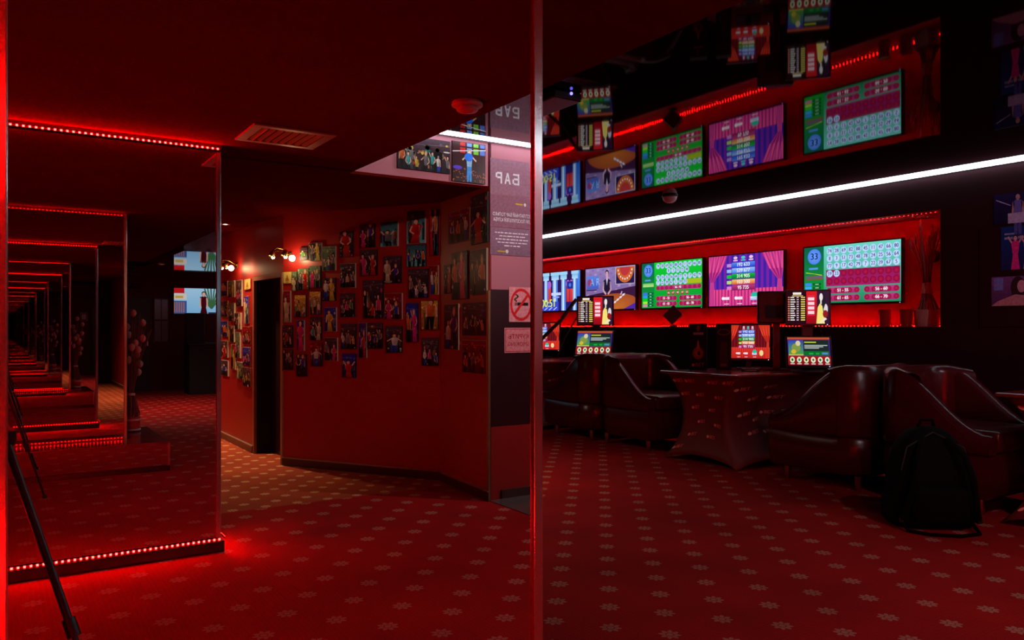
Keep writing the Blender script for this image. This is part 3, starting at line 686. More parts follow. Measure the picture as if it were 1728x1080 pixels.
# ------------------------------------------------------------------ terminals and monitors
NF = math.atan2(-.66, -.75)
def monitor_parts(t, name, W, H, z, art, tilt=0., y=0., x=0.):
    o = bpy.data.objects.new(name, None); COL.objects.link(o); o.parent = t; o.location = (x, y, z); o.rotation_euler = (-tilt, 0, 0)
    return o
def terminal(loc, rz, W, label, dual=True, upper=None, lower=None, H=None):
    H = H or W*.80
    t = thing('gaming_terminal', label, 'terminal', loc, rz, 'twin-screen terminals on the tables')
    box('foot', -.17, .17, -.02, .33, 0, .018, M_BLACK, t, .005)
    box('column', -.055, .055, .24, .30, .018, .48+H*1.0, M_BLACK, t, .006)
    def panel(nm, art, z, tilt, yy):
        bm = bmesh.new(); bx(bm, -W/2-.018, W/2+.018, 0, .035, -.022, H+.018, .005)
        Mx = Matrix.Translation((0, yy, z)) @ Matrix.Rotation(-tilt, 4, 'X'); bm.transform(Mx)
        b = mesh(nm, bm, M_BLACK, t)
        s = art.build('screen', M_SCREEN, b, fn=lambda x, y, q: Mx @ Vector((x-W/2, -.002-q, y)))
        bm = bmesh.new(); bx(bm, W/2-.02, W/2-.012, -.002, 0, -.014, -.006); bm.transform(Mx); mesh('power_light', bm, emat('standby_white', (.8, .8, 1), 1.5), b)
    panel('lower_monitor', lower, .075, math.radians(33), -.02)
    panel('upper_monitor', upper, .50, 0, .175)
    box('yoke', -.05, .05, .205, .245, .60, .72, M_BLACK, t)
    # cable loops
    pts = [(.06, .27, .55), (.14, .29, .42), (.17, .28, .28), (.12, .28, .14), (.06, .27, .02)]
    tubeo('cable', pts, .006, M_BLACKM, t, 6)
    return t
HB = .36
terminal((6.92, 3.52, TH), NF+PI/2, .41, 'black terminal with two lit screens in front of the nearest bingo television', upper=art_odds(.41, .335), lower=art_menu(.41, .335), H=.335)
tm = terminal((7.05, 7.16, TH), NF+PI/2, .50, 'black terminal with two lit screens in front of the dealer television', upper=art_odds(.50, .39), lower=art_menu(.50, .39), H=.39)
tubeo('support_arm', [(-.26, .10, .86), (-.46, -.02, .56), (-.72, -.06, .30), (-.86, -.04, .03)], .026, M_BLACK, tm, 8)
tubeo('support_arm', [(-.24, .12, .62), (-.40, .04, .34), (-.52, .0, .02)], .012, M_BLACK, tm, 8)
def monitor(loc, rz, W, H, art, label, lift=.12):
    t = thing('desk_monitor', label, 'monitor', loc, rz, 'single monitors on the tables')
    box('stand_base', -.13, .13, -.06, .14, 0, .014, M_BLACK, t, .004); box('stand_neck', -.03, .03, .05, .075, .014, lift+H*.6, M_BLACK, t)
    box('housing', -W/2-.02, W/2+.02, 0, .045, lift-.028, lift+H+.02, M_BLACK, t, .006)
    art.build('screen', M_SCREEN, t, (-W/2, -.002, lift))
    box('power_light', W/2-.016, W/2-.009, -.002, 0, lift-.018, lift-.011, emat('standby_white', (.8, .8, 1), 1.5), t)
    return t
monitor((6.95, 4.32, TH), NF+PI/2, .44, .365, art_jackpot(.44, .365, True), 'black monitor with red stage curtains and jackpot bars beside the ad boxes')
monitor((6.95, 8.25, TH), NF+PI/2, .52, .40, art_jackpot(.52, .40, True), 'black monitor with red stage curtains and jackpot bars near the chrome-edged mirror')
# monitor seen from behind, a boxy terminal head
t = thing('boxed_screen', 'boxy black screen seen from its rear on a post, covering the jackpot television corner', 'monitor', (6.98, 3.97, TH), NF+PI/2)
box('foot', -.12, .12, -.03, .12, 0, .016, M_BLACK, t, .004); box('post', -.035, .035, .02, .07, .016, .55, M_BLACK, t); box('rear_shell', -.20, .17, .0, .10, .50, .85, M_BLACK, t, .018, 3)
box('vent_panel', -.12, .09, -.006, 0, .56, .70, M_BLACKM, t)
# ad display boxes on the table
def adbox(loc, rz, w_, h_, d_, kind, label):
    t = thing('display_box', label, 'display box', loc, rz)
    box('carton', -w_/2, w_/2, 0, d_, 0, h_, M_BLACKM, t, .003); a = Art()
    if kind == 0:
        a.rect(0, 0, w_, h_, C(25, 5, 10)); a.ell(w_/2, h_*.90, .018, .035, C(120, 45, 50), 1, 10); a.rect(w_*.22, h_*.76, w_*.8, h_*.81, C(150, 110, 125), 1)
        a.ell(w_/2, h_*.36, w_*.32, h_*.14, C(185, 85, 35), 1, 14, rim=C(120, 35, 20)); a.poly([(w_*.4, h_*.46), (w_*.6, h_*.46), (w_*.5, h_*.66)], C(190, 70, 30), 2); a.ell(w_*.55, h_*.36, w_*.1, h_*.05, C(60, 20, 15), 2, 10)
        a.ell(w_*.22, h_*.10, .017, .017, C(190, 80, 70), 1, 10); a.text('BET', w_*.6, h_*.10, .06, C(170, 50, 50), 1)
    else:
        a.rect(0, 0, w_, h_, C(40, 6, 14)); a.ell(w_/2, h_*.82, w_*.42, h_*.07, C(120, 45, 50), 1, 16); a.ell(w_/2, h_*.82, w_*.34, h_*.05, C(50, 10, 18), 2, 16); a.poly([(w_*.2, h_*.05), (w_*.8, h_*.05), (w_*.7, h_*.6), (w_*.3, h_*.6)], C(75, 12, 18), 1); a.rect(w_*.3, h_*.08, w_*.7, h_*.14, C(150, 45, 45), 2)
    a.build('advert', M_LABEL, t, (0-w_/2, -.002, 0)); return t
adbox((6.38, 4.53, TH), NF+PI/2, .185, .50, .12, 0, 'tall black display box with a flame advert on the covered table')
adbox((6.56, 4.33, TH), NF+PI/2, .16, .50, .12, 1, 'dark red display box with an oval crest on the covered table')
# keyboards / card readers on tables
t = thing('card_reader', 'small black card reader lying before the red curtain monitor', 'device', (6.62, 4.02, TH), NF+PI/2)
box('body', -.09, .09, -.06, .06, 0, .03, M_BLACK, t, .008); box('slot', -.06, .06, -.0615, -.06, .010, .016, M_METAL, t); box('keypad', -.05, .05, -.02, .04, .03, .033, M_BLACKM, t)
# grey handheld lamp with green light hanging under the table
t = thing('power_socket', 'round grey wall socket with a small green light under the table', 'socket', (XR-.001, 3.98, .66), -PI/2)
bm = bmesh.new(); bmesh.ops.create_cone(bm, cap_ends=True, segments=24, radius1=.11, radius2=.095, depth=.04); bm.transform(Matrix.Rotation(PI/2, 4, 'X') @ Matrix.Translation((0, 0, .02))); mesh('cover', bm, M_METAL, t)
box('indicator', -.045, .03, -.044, -.04, .01, .022, emat('indicator_green', (.15, 1, .1), 1.5), t)
# ------------------------------------------------------------------ niche objects
def dried_bundle(name, loc, label, pot_r, h, spread, pods=False, bands=False):
    t = thing(name, label, 'vase', loc); rnd = random.Random(hash(label) % 1000 if False else len(label))
    nz = h*.30
    if bands:
        lathe('pot', [(pot_r*.86, 0), (pot_r, .01), (pot_r*1.08, h*.115), (pot_r*1.0, h*.12)], M_BANDR, t, 20)
        for z in (.022, h*.10): lathe('white_band', [(pot_r*1.00+.004, z-.009), (pot_r*1.07+.004, z-.007), (pot_r*1.07+.004, z+.007), (pot_r*1.0+.004, z+.009)], M_WHITE, t, 20)
        lathe('binding', [(pot_r*.42, h*.30), (pot_r*.46, h*.302), (pot_r*.46, h*.318), (pot_r*.42, h*.32)], M_WHITE, t, 14)
    else:
        lathe('wrapped_pot', [(pot_r*.86, 0), (pot_r*.92, .01), (pot_r, h*.10), (pot_r*1.04, h*.155), (pot_r*.95, h*.158)], M_WRAP, t, 24)
        lathe('neck_wrap', [(pot_r*.44, h*.31), (pot_r*.48, h*.312), (pot_r*.36, h*.41), (pot_r*.33, h*.412)], M_WRAP, t, 20)
    n = 34
    bm = bmesh.new()
    ends = []
    for k in range(n):
        a = 2*PI*k/n+rnd.random()*.3; r0 = pot_r*(.55+.4*rnd.random()); r1 = pot_r*.30*rnd.random()**.5; r2 = spread*(.25+.75*rnd.random()); hh = h*(.72+.28*rnd.random())
        ca, sa = math.cos(a), math.sin(a)
        pts = [(r0*ca, r0*sa, h*.05), (r0*1.05*ca, r0*1.05*sa, h*.15), (r1*ca, r1*sa, h*.34), (r2*.45*ca, r2*.45*sa, h*.6), (r2*ca, r2*sa, hh)]
        tube(bm, pts, [.006, .006, .004, .004, .003], 5); ends.append((pts[-1], a))
    bmesh.ops.recalc_face_normals(bm, faces=bm.faces[:]); o = mesh('stems', bm, M_STRAW, t); o['kind'] = 'stuff'
    for k, (p, a) in enumerate(ends):
        if not pods and k % 5: continue
        if pods and k % 2: continue
        rr = .034 if pods else .018; hh = .085 if pods else .12
        z = p[2]-(.30*rnd.random()*h if pods else 0)
        f = 1-(p[2]-z)/h*1.2
        lathe('seed_pod' if pods else 'cattail', [(.004, 0), (rr*.7, hh*.2), (rr, hh*.5), (rr*.8, hh*.8), (.006, hh)], M_POD if pods else M_STRAW, t, 8, (p[0]*f, p[1]*f, z-.02))
    return t
dried_bundle('bundle_vase', (7.80, 2.80, NZ0+.006), 'bundle of dark dried stems tied with pale wraps standing in the red niche', .115, 1.06, .19)
dried_bundle('pod_vase', (1.20, .60, PLH), 'red pot with white bands holding tall dried seed pods on the mirror plinth', .085, 1.28, .22, True, True)
for i, (x, y) in enumerate(((7.72, 3.20), (7.76, 2.99))):
    t = thing('tumbler', ('red glass tumbler on the niche shelf below the nearest bingo television', 'red glass tumbler on the niche shelf touching distance from the dried bundle')[i], 'glass', (x, y, NZ0+.006))
    lathe('glass_wall', [(.050, 0), (.055, .004), (.062, .17), (.057, .17), (.048, .015)], M_GLASS, t, 20); lathe('rim', [(.056, .168), (.063, .168), (.063, .176), (.056, .176)], M_GLASS, t, 20)
# small black speaker cube on its corner below the centre bingo television
t = thing('speaker_cube', 'black cube speaker standing on its corner on the niche shelf', 'speaker', (7.70, 6.24, NZ0+.006))
bm = bmesh.new(); bx(bm, -.10, .10, -.09, .09, -.10, .10, .008); bm.transform(Matrix.Translation((0, 0, .150)) @ Matrix.Rotation(math.radians(38), 4, 'Z') @ Matrix.Rotation(PI/4, 4, 'X') @ Matrix.Rotation(.12, 4, 'Y')); mesh('cabinet', bm, M_BLACK, t)
lathe('foot', [(.06, 0), (.05, .012), (.012, .02), (.012, .03)], M_BLACK, t, 14)
# sensors on niche back wall
t = thing('wall_speaker', 'small round black speaker on the red niche wall above the dried bundle', 'speaker', (8.058, 2.86, 2.12), -PI/2)
bm = bmesh.new(); bmesh.ops.create_cone(bm, cap_ends=True, segments=20, radius1=.062, radius2=.05, depth=.04); bm.transform(Matrix.Rotation(PI/2, 4, 'X') @ Matrix.Translation((0, 0, .02))); mesh('shell', bm, M_BLACK, t)
bm = bmesh.new(); bmesh.ops.create_cone(bm, cap_ends=True, segments=20, radius1=.035, radius2=.03, depth=.008); bm.transform(Matrix.Rotation(PI/2, 4, 'X') @ Matrix.Translation((0, 0, .044))); mesh('cone', bm, M_BLACKM, t)
t = thing('spotlight', 'round chrome recessed spotlight in the niche soffit above the dried bundle', 'spotlight', (7.74, 2.82, NZ1-.008))
lathe('ring', [(.085, -.002), (.092, -.006), (.088, -.014), (.060, -.016), (.055, -.004)], M_CHROME, t, 28); lathe('lens', [(.054, -.012), (.04, -.016), (.01, -.018)], M_WHITE, t, 20)
# ------------------------------------------------------------------ photographs
SK = [C(225, 170, 140), C(205, 150, 120), C(235, 190, 160)]
COLS = {'white': C(225, 225, 220), 'red': C(205, 25, 25), 'black': C(22, 20, 24), 'blue': C(45, 70, 190), 'pink': C(230, 40, 130), 'yellow': C(220, 185, 60), 'teal': C(70, 175, 175), 'grey': C(120, 115, 120), 'green': C(60, 150, 60), 'orange': C(225, 105, 40), 'violet': C(90, 45, 160), 'cream': C(220, 200, 160)}
BGS = {'dark': (C(28, 16, 22), C(72, 46, 56)), 'red': (C(70, 5, 8), C(130, 12, 14)), 'teal': (C(90, 190, 190), C(40, 70, 80)), 'blue': (C(25, 25, 90), C(40, 45, 150)), 'green': (C(60, 80, 50), C(95, 110, 80)), 'amber': (C(120, 70, 25), C(200, 150, 60)), 'violet': (C(40, 15, 60), C(70, 25, 100))}
HAIR = [C(25, 16, 14), C(70, 40, 22), C(190, 150, 85), C(15, 12, 14)]
def photo_art(w_, h_, bg, folk, rnd, arm=0):
    a = Art(); b0, b1 = BGS[bg]; a.rect(0, 0, w_, h_, b0, 0, top=b1)
    for k in range(5): a.ell(w_*rnd.random(), h_*(.72+.25*rnd.random()), w_*(.02+.04*rnd.random()), h_*.03, tuple(min(1, c*2.2+.05) for c in b1), 1, 7)
    for k in range(3):
        x = w_*rnd.random(); a.rect(x, h_*.35*rnd.random(), min(w_, x+w_*.12), h_*(.5+.3*rnd.random()), tuple(c*.55 for c in b1), 1)
    a.line(0, h_*(.72+.2*rnd.random()), w_, h_*(.72+.2*rnd.random()), h_*.02, tuple(min(1, c*1.8+.03) for c in b1), 1)
    pal = list(COLS.values())
    for k in range(12):
        c = pal[rnd.randrange(len(pal))]; f = .35+.65*rnd.random(); x = w_*rnd.random(); y = h_*rnd.random()**1.3*.9
        a.ell(min(w_*.93, max(w_*.07, x)), max(h_*.05, y), w_*(.02+.05*rnd.random()), h_*(.015+.05*rnd.random()), tuple(q*f+b*.4 for q, b in zip(c, b1)), 1.3+.02*k, 8, a0=rnd.random())
    n = len(folk)
    for k in range(3):   # dim bystanders behind
        c = tuple(q*.30 for q in pal[rnd.randrange(len(pal))]); b = Art(); person(b, 0, -h_*.1*rnd.random(), h_*(.55+.25*rnd.random()), c, tuple(q*.4 for q in c), tuple(q*.4 for q in SK[k]), HAIR[k], 1.6, False, 0, rnd); x = w_*(.1+.8*rnd.random())
        base = len(a.v); a.v += [(min(w_, max(0, x+vx*max(.5, w_/h_))), min(h_, max(0, vy)), .0009) for vx, vy, vz in b.v]; a.f += [tuple(base+q for q in f) for f in b.f]; a.c += b.c
    for i, c in enumerate(folk):
        hh = h_*(.78+.32*rnd.random()) if n < 3 else h_*(.62+.24*rnd.random())
        x = w_*(i+.5)/n + w_*.04*(rnd.random()-.5); dress = c in ('red', 'pink', 'cream', 'yellow') and n < 3
        col = COLS[c]; sk = SK[i % 3]
        kx = min(1., w_/(n*h_*.30)); 
        b = Art(); person(b, 0, -h_*(.02+.22*rnd.random()), hh, col, col if dress else (COLS['black'] if c != 'white' else COLS['blue']), sk, HAIR[(i+n) % 4], 2+(i % 2)*3, dress, arm if i == n//2 else 0, rnd)
        base = len(a.v); a.v += [(min(w_, max(0, x+vx*max(kx, w_/(n*h_*.42)))), min(h_, max(0, vy)), vz) for vx, vy, vz in b.v]; a.f += [tuple(base+q for q in f) for f in b.f]; a.c += b.c
    return a
SEG = {'A': (P, K), 'B': (K, Q), 'C': (C0, C1)}
PH = [('C',1.271,1.866,0.328,0.184), ('C',0.917,1.848,0.294,0.199), ('C',0.557,1.786,0.236,0.303), ('C',0.213,1.877,0.247,0.113), ('C',0.238,1.587,0.198,0.308),
 ('C',1.264,1.616,0.342,0.198), ('C',0.917,1.571,0.294,0.214), ('C',0.623,1.462,0.266,0.194), ('C',0.227,1.3,0.321,0.201), ('C',1.257,1.371,0.327,0.191),
 ('C',0.924,1.311,0.281,0.192), ('C',0.623,1.182,0.213,0.298), ('C',1.257,1.121,0.327,0.205), ('C',0.826,1.04,0.193,0.297), ('C',0.227,1.062,0.321,0.207),
 ('C',1.249,0.887,0.341,0.19), ('C',0.531,0.891,0.288,0.193), ('C',0.221,0.832,0.333,0.214), ('B',1.764,1.892,0.099,0.113), ('B',1.669,1.854,0.068,0.196),
 ('B',1.557,1.872,0.141,0.212), ('B',1.762,1.6,0.087,0.316), ('B',1.595,1.604,0.142,0.219), ('B',1.754,1.299,0.118,0.227), ('B',1.591,1.311,0.089,0.307),
 ('B',1.752,1.066,0.114,0.203), ('B',1.583,1.013,0.127,0.219), ('B',1.41,2.137,0.154,0.176), ('B',1.55,2.122,0.096,0.124), ('B',1.412,1.889,0.135,0.217),
 ('B',1.242,2.064,0.161,0.238), ('B',1.24,1.762,0.158,0.226), ('B',1.032,2.194,0.158,0.246), ('B',1.018,1.89,0.179,0.235), ('B',0.789,2.262,0.171,0.221),
 ('B',0.772,2.007,0.191,0.243), ('B',0.541,2.27,0.196,0.234), ('B',0.505,1.933,0.195,0.253), ('B',0.721,1.658,0.223,0.363), ('B',0.497,1.589,0.198,0.245),
 ('B',1.41,1.631,0.139,0.228), ('B',1.403,1.378,0.139,0.231), ('B',1.225,1.468,0.143,0.235), ('B',1.022,1.606,0.165,0.229), ('B',1.395,1.122,0.139,0.228),
 ('B',1.217,1.177,0.154,0.226), ('B',1.01,1.303,0.175,0.24), ('B',1.003,1.022,0.161,0.229), ('B',0.845,1.267,0.093,0.335), ('B',0.702,1.313,0.172,0.242),
 ('B',0.488,1.279,0.181,0.247), ('B',0.246,2.318,0.199,0.301), ('B',0.243,2.055,0.205,0.203), ('B',0.053,2.258,0.086,0.417), ('A',0.556,2.263,0.442,0.276),
 ('A',0.164,2.28,0.308,0.402), ('B',0.221,1.797,0.211,0.268), ('B',0.05,1.825,0.08,0.265), ('A',0.797,1.821,0.155,0.253), ('A',0.55,1.839,0.315,0.408),
 ('A',0.182,1.847,0.307,0.369), ('B',0.288,1.436,0.129,0.357), ('B',0.101,1.503,0.181,0.266), ('A',0.717,1.397,0.303,0.401), ('A',0.258,1.461,0.459,0.27),
 ('B',0.096,1.169,0.172,0.255), ('A',0.258,1.15,0.459,0.275)]
# what each print shows: background, people
SPEC = {19: ('green', 'cream'), 20: ('green', 'red grey'), 21: ('red', 'cream'), 22: ('amber', 'white yellow green'), 23: ('dark', 'cream red black'), 24: ('blue', 'pink'), 25: ('dark', 'grey black'), 26: ('dark', 'blue black'),
 27: ('dark', 'yellow grey'), 28: ('dark', 'green'), 29: ('green', 'grey pink'), 30: ('green', 'grey white grey'), 31: ('dark', 'yellow white'), 32: ('dark', 'red'), 33: ('dark', 'grey cream violet'), 34: ('dark', 'violet pink'),
 35: ('dark', 'red pink'), 36: ('teal', 'grey'), 37: ('dark', 'violet cream'), 38: ('dark', 'pink red black'), 39: ('red', 'blue pink'), 40: ('amber', 'white cream grey'), 41: ('dark', 'cream teal'), 42: ('blue', 'yellow'),
 43: ('dark', 'green pink grey'), 44: ('red', 'white'), 45: ('dark', 'pink grey'), 46: ('dark', 'yellow grey white'), 47: ('blue', 'red'), 48: ('violet', 'red violet'), 49: ('dark', 'grey violet red'), 50: ('dark', 'white'),
 51: ('teal', 'red'), 52: ('teal', 'orange blue black blue'), 53: ('teal', 'orange red'), 54: ('red', 'white orange blue'), 55: ('dark', 'red'), 56: ('dark', 'white grey white grey'), 57: ('red', 'yellow white'), 58: ('dark', 'red black'),
 59: ('dark', 'pink orange'), 60: ('dark', 'orange black'), 61: ('blue', 'pink orange'), 62: ('amber', 'orange'), 63: ('dark', 'violet white'), 64: ('dark', 'orange black grey'), 65: ('dark', 'blue pink white'), 66: ('red', 'red grey red')}
rnd = random.Random(3); cl = list(COLS)
WORD = {1: 'one person', 2: 'two people', 3: 'three people', 4: 'four people'}
seen = {}
for i, (sg, s, z, w_, h_) in enumerate(PH):
    a0, a1 = Vector(SEG[sg][0]), Vector(SEG[sg][1]); d = (a1-a0).normalized(); th = math.atan2(d.y, d.x)
    p = a0+d*s; nrm = Vector((d.y, -d.x)); p = p+nrm*.001
    if i in (3, 18):
        o = box('notice_plate', -w_/2, w_/2, -.010, 0, -h_/2, h_/2, mat('notice_yellow', (.62, .46, .12), .4, noise=.1), None, loc=(p.x, p.y, z), rz=th)
        tag(o, 'small yellow notice plate on the far jamb side of the dark doorway' if i == 3 else 'small yellow notice plate between the dark doorway and the photo prints', 'notice')
        a = Art(); a.poly([(w_*.25, h_*.2), (w_*.75, h_*.2), (w_*.5, h_*.8)], C(150, 100, 20), 0); a.rect(w_*.3, h_*.08, w_*.7, h_*.13, C(90, 60, 20), 0)
        a.build('pictogram', M_LABEL, o, (-w_/2, -.0105, -h_/2)); continue
    if i in SPEC: bg, fk = SPEC[i]; fk = fk.split()
    else:
        bg = ['dark', 'green', 'dark', 'red', 'blue'][i % 5]; q = 0; fk = None
        while fk is None or (bg, tuple(fk)) in seen: fk = [cl[(i*5+3*k+q) % len(cl)] for k in range(1+(i*7) % 3)]; q += 1
        seen[(bg, tuple(fk))] = 1
    arm = 1 if i in (36, 47) else (2 if i in (30, 44, 50, 55) else 0)
    o = box('photo_print', -w_/2, w_/2, -.016, 0, -h_/2, h_/2, M_CREAM if sg == 'C' or i % 3 == 0 else M_BLACKM, None, loc=(p.x, p.y, z), rz=th)
    photo_art(w_-.004, h_-.004, bg, fk, random.Random(i), arm).build('picture', M_PRINT, o, (-w_/2+.002, -.0168, -h_/2+.002))
    where = {'A': 'by the pink bar wall', 'B': 'on the red photo wall', 'C': 'past the dark doorway'}[sg]
    lab = '%s photo print, %s in %s, %s' % (bg, WORD[len(fk)], ' and '.join([', '.join(fk[:-1]), fk[-1]] if len(fk) > 1 else fk), where)
    tag(o, lab, 'photo', 'photo prints on the corridor wall')
# two large prints on the fascia
def big_print(x0, x1, z0, z1, art, label):
    o = box('photo_print', 0, x1-x0, -.018, 0, 0, z1-z0, M_BLACKM, None, loc=(x1, YF+.001, z0), rz=PI); tag(o, label, 'photo', 'large prints above the corridor mouth')
    art.build('picture', M_PRINT, o, (0, -.0188, 0)); return o
big_print(2.50, 2.945, 2.585, 2.835, photo_art(.445, .25, 'dark', ['grey', 'white', 'teal', 'grey', 'yellow', 'teal', 'orange'], random.Random(5)), 'wide photo print of a standing group above the corridor mouth')
w_, h_ = .30, .313; a = Art(); a.rect(0, 0, w_, h_, C(40, 15, 15), 0, top=C(60, 15, 20))
for k in range(60): a.ell(w_*random.random(), h_*.34*random.random(), .006, .004, C(180, 90, 40), 1, 6)
for k, c in enumerate((C(90, 120, 200), C(120, 190, 60), C(110, 150, 220), C(190, 30, 30))): a.rect(w_*(.02+.2*k), h_*.72, w_*(.17+.2*k), h_*.86, c, 1); a.rect(w_*(.02+.2*k), h_*.90, w_*(.17+.2*k), h_*.985, c, 1)
a.line(0, h_*.86, w_, h_*.74, .006, WHT, 2); a.ell(w_*.85, h_*.35, w_*.14, h_*.05, C(90, 60, 200), 1, 12)
person(a, w_*.5, h_*.02, h_*.80, C(150, 200, 235), C(60, 150, 230), C(235, 190, 160), C(190, 160, 120), 3, False, 2); a.ell(w_*.52, h_*.63, w_*.13, h_*.105, C(40, 120, 240), 7, 18)
o = big_print(2.965, 3.265, 2.535, 2.848, a, 'tall photo print of a bowler holding a blue ball above the corridor mouth')
# photos on the right wall at the end of the niche
def rprint(y0, y1, z0, z1, art, label):
    o = box('photo_print', 0, y1-y0, -.016, 0, 0, z1-z0, M_BLACKM, None, loc=(XR-.001, y1, z0), rz=-PI/2); tag(o, label, 'photo', 'photo prints beside the niche')
    art.build('picture', M_PRINT, o, (0, -.0168, 0))
a = Art(); a.rect(0, 0, .62, .27, C(30, 20, 55), 0, top=C(45, 35, 90)); a.line(.02, .22, .14, .16, .008, C(190, 180, 210), 2); person(a, .20, -.10, .36, C(110, 100, 180), C(90, 90, 160), C(200, 160, 160), C(30, 20, 30), 2); a.rect(.12, 0, .30, .09, C(190, 180, 210), 8); person(a, .42, -.06, .33, C(160, 60, 90), C(50, 30, 70), C(200, 150, 150), C(25, 18, 25), 2)
rprint(1.42, 2.04, 2.315, 2.585, a, 'photo print of a performer at a white desk, uppermost beside the niche')
a = Art(); a.rect(0, 0, .55, .385, C(40, 40, 90), 0, top=C(30, 60, 130)); a.rect(.03, .27, .2, .29, C(150, 160, 200), 1); a.rect(.03, .31, .12, .325, C(150, 160, 200), 1)
for x, c in ((.12, C(230, 50, 140)), (.22, C(225, 170, 190)), (.34, C(200, 70, 160)), (.45, C(220, 200, 210))): person(a, x, .0, .30, c, c, C(230, 180, 175), C(60, 35, 30), 2, True, 1)
rprint(1.43, 1.98, 1.905, 2.29, a, 'photo print of dancers in pink dresses beside the niche')
a = Art(); a.rect(0, 0, .66, .26, C(90, 45, 90), 0, top=C(130, 80, 140)); a.rect(.02, .14, .1, .25, C(120, 130, 200), 1); a.ell(.22, .16, .06, .10, C(60, 35, 45), 2, 14); a.ell(.25, .17, .035, .055, C(210, 150, 160), 3, 14); a.poly([(.0, .0), (.30, 0), (.34, .08), (.2, .1), (.05, .04)], C(200, 135, 140), 3); a.ell(.38, .12, .05, .08, C(70, 40, 85), 3, 12); a.rect(.45, .02, .62, .24, C(170, 110, 170), 2); a.ell(.5, .14, .04, .06, C(60, 35, 50), 3, 12)
rprint(1.40, 2.06, 1.585, 1.845, a, 'photo print of a long-haired woman leaning on her arm beside the niche')
# shallow access panel in the right wall
o = struct(box('trim_3', XR-.012, XR, 1.0, 2.17, 1.40, 2.30, M_WALL))
# ------------------------------------------------------------------ bar wall graphics and signs (faces +y, local x runs towards -x)
def film(name, xa, xb, z0, z1, art, label, cat, thick=.003, m=M_LABEL, base=None):
    o = box(name, 0, xb-xa, -thick, 0, 0, z1-z0, base or M_LILAC, None, loc=(xb, YF+.0005, z0), rz=PI); tag(o, label, cat)
    art.build('printed_face', m, o, (0, -thick-.0008, 0)); return o
def bar_letters(a, x, y, w, h, t):
    def bar(x0, y0, x1, y1, L): a.rect(x0, y0, x1, y1, WHT, L)
    # first letter
    bar(x, y, x+t, y+h, 2); bar(x+t, y+h-t, x+w, y+h, 2); bar(x+t, y+h*.52-t/2, x+w*.86, y+h*.52+t/2, 2); bar(x+t, y, x+w*.86, y+t, 2); bar(x+w*.86, y+t*.6, x+w*.86+t*.9, y+h*.52-t*.2, 2)
    x += w+.022   # second letter
    a.poly([(x, y), (x+t, y), (x+w/2+t*.45, y+h), (x+w/2-t*.45, y+h)], WHT, 2); a.poly([(x+w-t, y), (x+w, y), (x+w/2+t*.5, y+h), (x+w/2+t*.45, y+h-.0001), (x+w/2+t*.1, y+h*.80)], WHT, 2.4); bar(x+w*.24, y+h*.26, x+w*.76, y+h*.26+t*.9, 2.8)
    x += w+.022   # third letter
    bar(x, y, x+t, y+h, 2); bar(x+t, y+h-t, x+w*.75, y+h, 2); bar(x+t, y+h*.44, x+w*.75, y+h*.44+t, 2); bar(x+w*.75, y+h*.44+t*.4, x+w*.75+t, y+h-t*.4, 2)
W_ = .42
a = Art(); a.rect(0, 0, W_, .29, C(150, 105, 122)); bar_letters(a, W_*.60-.112, .09, .062, .092, .0155)
film('bar_sign', 3.32, 3.74, 2.47, 2.76, a, 'mauve sign with large white bar lettering on the pink wall', 'sign')
a = Art(); a.rect(0, 0, W_, .26, C(140, 92, 110)); a.text('БECПЛATHЫЙ БAP TOЛЬKO', W_*.48, .105, .040, WHT, 2, .72); a.text('ДЛЯ ПOCETИTEЛEЙ KЛУБA', W_*.48, .060, .040, WHT, 2, .72); a.ell(W_*.20, .20, .012, .014, C(235, 225, 225), 1, 10); a.rect(W_*.25, .195, W_*.42, .207, C(200, 165, 60), 1)
film('text_sign', 3.32, 3.74, 2.205, 2.465, a, 'mauve notice panel with two lines of white capitals under the bar sign', 'sign')
a = Art(); a.rect(0, 0, W_, .22, C(128, 92, 112), 0, top=C(140, 104, 124))
for k in range(5):
    q = (0.02, .05, .02, .03, .1)[k]; n = 7; x = W_*.08+q
    while x < W_*.92-q:
        l_ = .02+.03*((k*3+int(x*100)) % 4)/3; a.rect(x, .178-.026*k, min(W_*.94-q, x+l_), .186-.026*k, C(235, 220, 226), 1); x += l_+.008
a.ell(W_*.62, .032, .014, .016, C(215, 205, 205), 1, 10); a.rect(W_*.66, .026, W_*.84, .036, C(205, 165, 60), 1)
film('text_sign', 3.32, 3.74, 1.98, 2.20, a, 'mauve notice panel with a paragraph of small white print', 'sign')
a = Art(); w_, h_ = .235, .285; rd, bgp = C(225, 30, 35), C(238, 150, 155); a.rect(0, 0, w_, h_, bgp)
cx_, cy_ = w_/2, h_/2
for k in range(28):
    t0, t1 = 2*PI*k/28, 2*PI*(k+1)/28; a.poly([(cx_+.088*math.cos(t0), cy_+.110*math.sin(t0)), (cx_+.108*math.cos(t0), cy_+.133*math.sin(t0)), (cx_+.108*math.cos(t1), cy_+.133*math.sin(t1)), (cx_+.088*math.cos(t1), cy_+.110*math.sin(t1))], rd, 2)
a.rect(w_*.2, h_*.47, w_*.66, h_*.56, C(30, 8, 12), 1); a.rect(w_*.68, h_*.47, w_*.71, h_*.56, C(30, 8, 12), 1); a.rect(w_*.73, h_*.47, w_*.76, h_*.56, C(30, 8, 12), 1)
for k in range(10):
    t = k/9; a.ell(w_*(.70+.07*math.sin(t*7)), h_*(.60+.20*t), .006, .008, C(50, 10, 15), 1, 8)
a.line(cx_-.072, cy_+.085, cx_+.072, cy_-.085, .022, rd, 3)
film('no_smoking_sign', 3.50, 3.735, 1.438, 1.723, a, 'pink no smoking pictogram sign with red ring on the dark panel', 'sign', .004, base=M_WHITE)
a = Art(); w_, h_ = .36, .205; a.rect(0, 0, w_, h_, C(238, 140, 145))
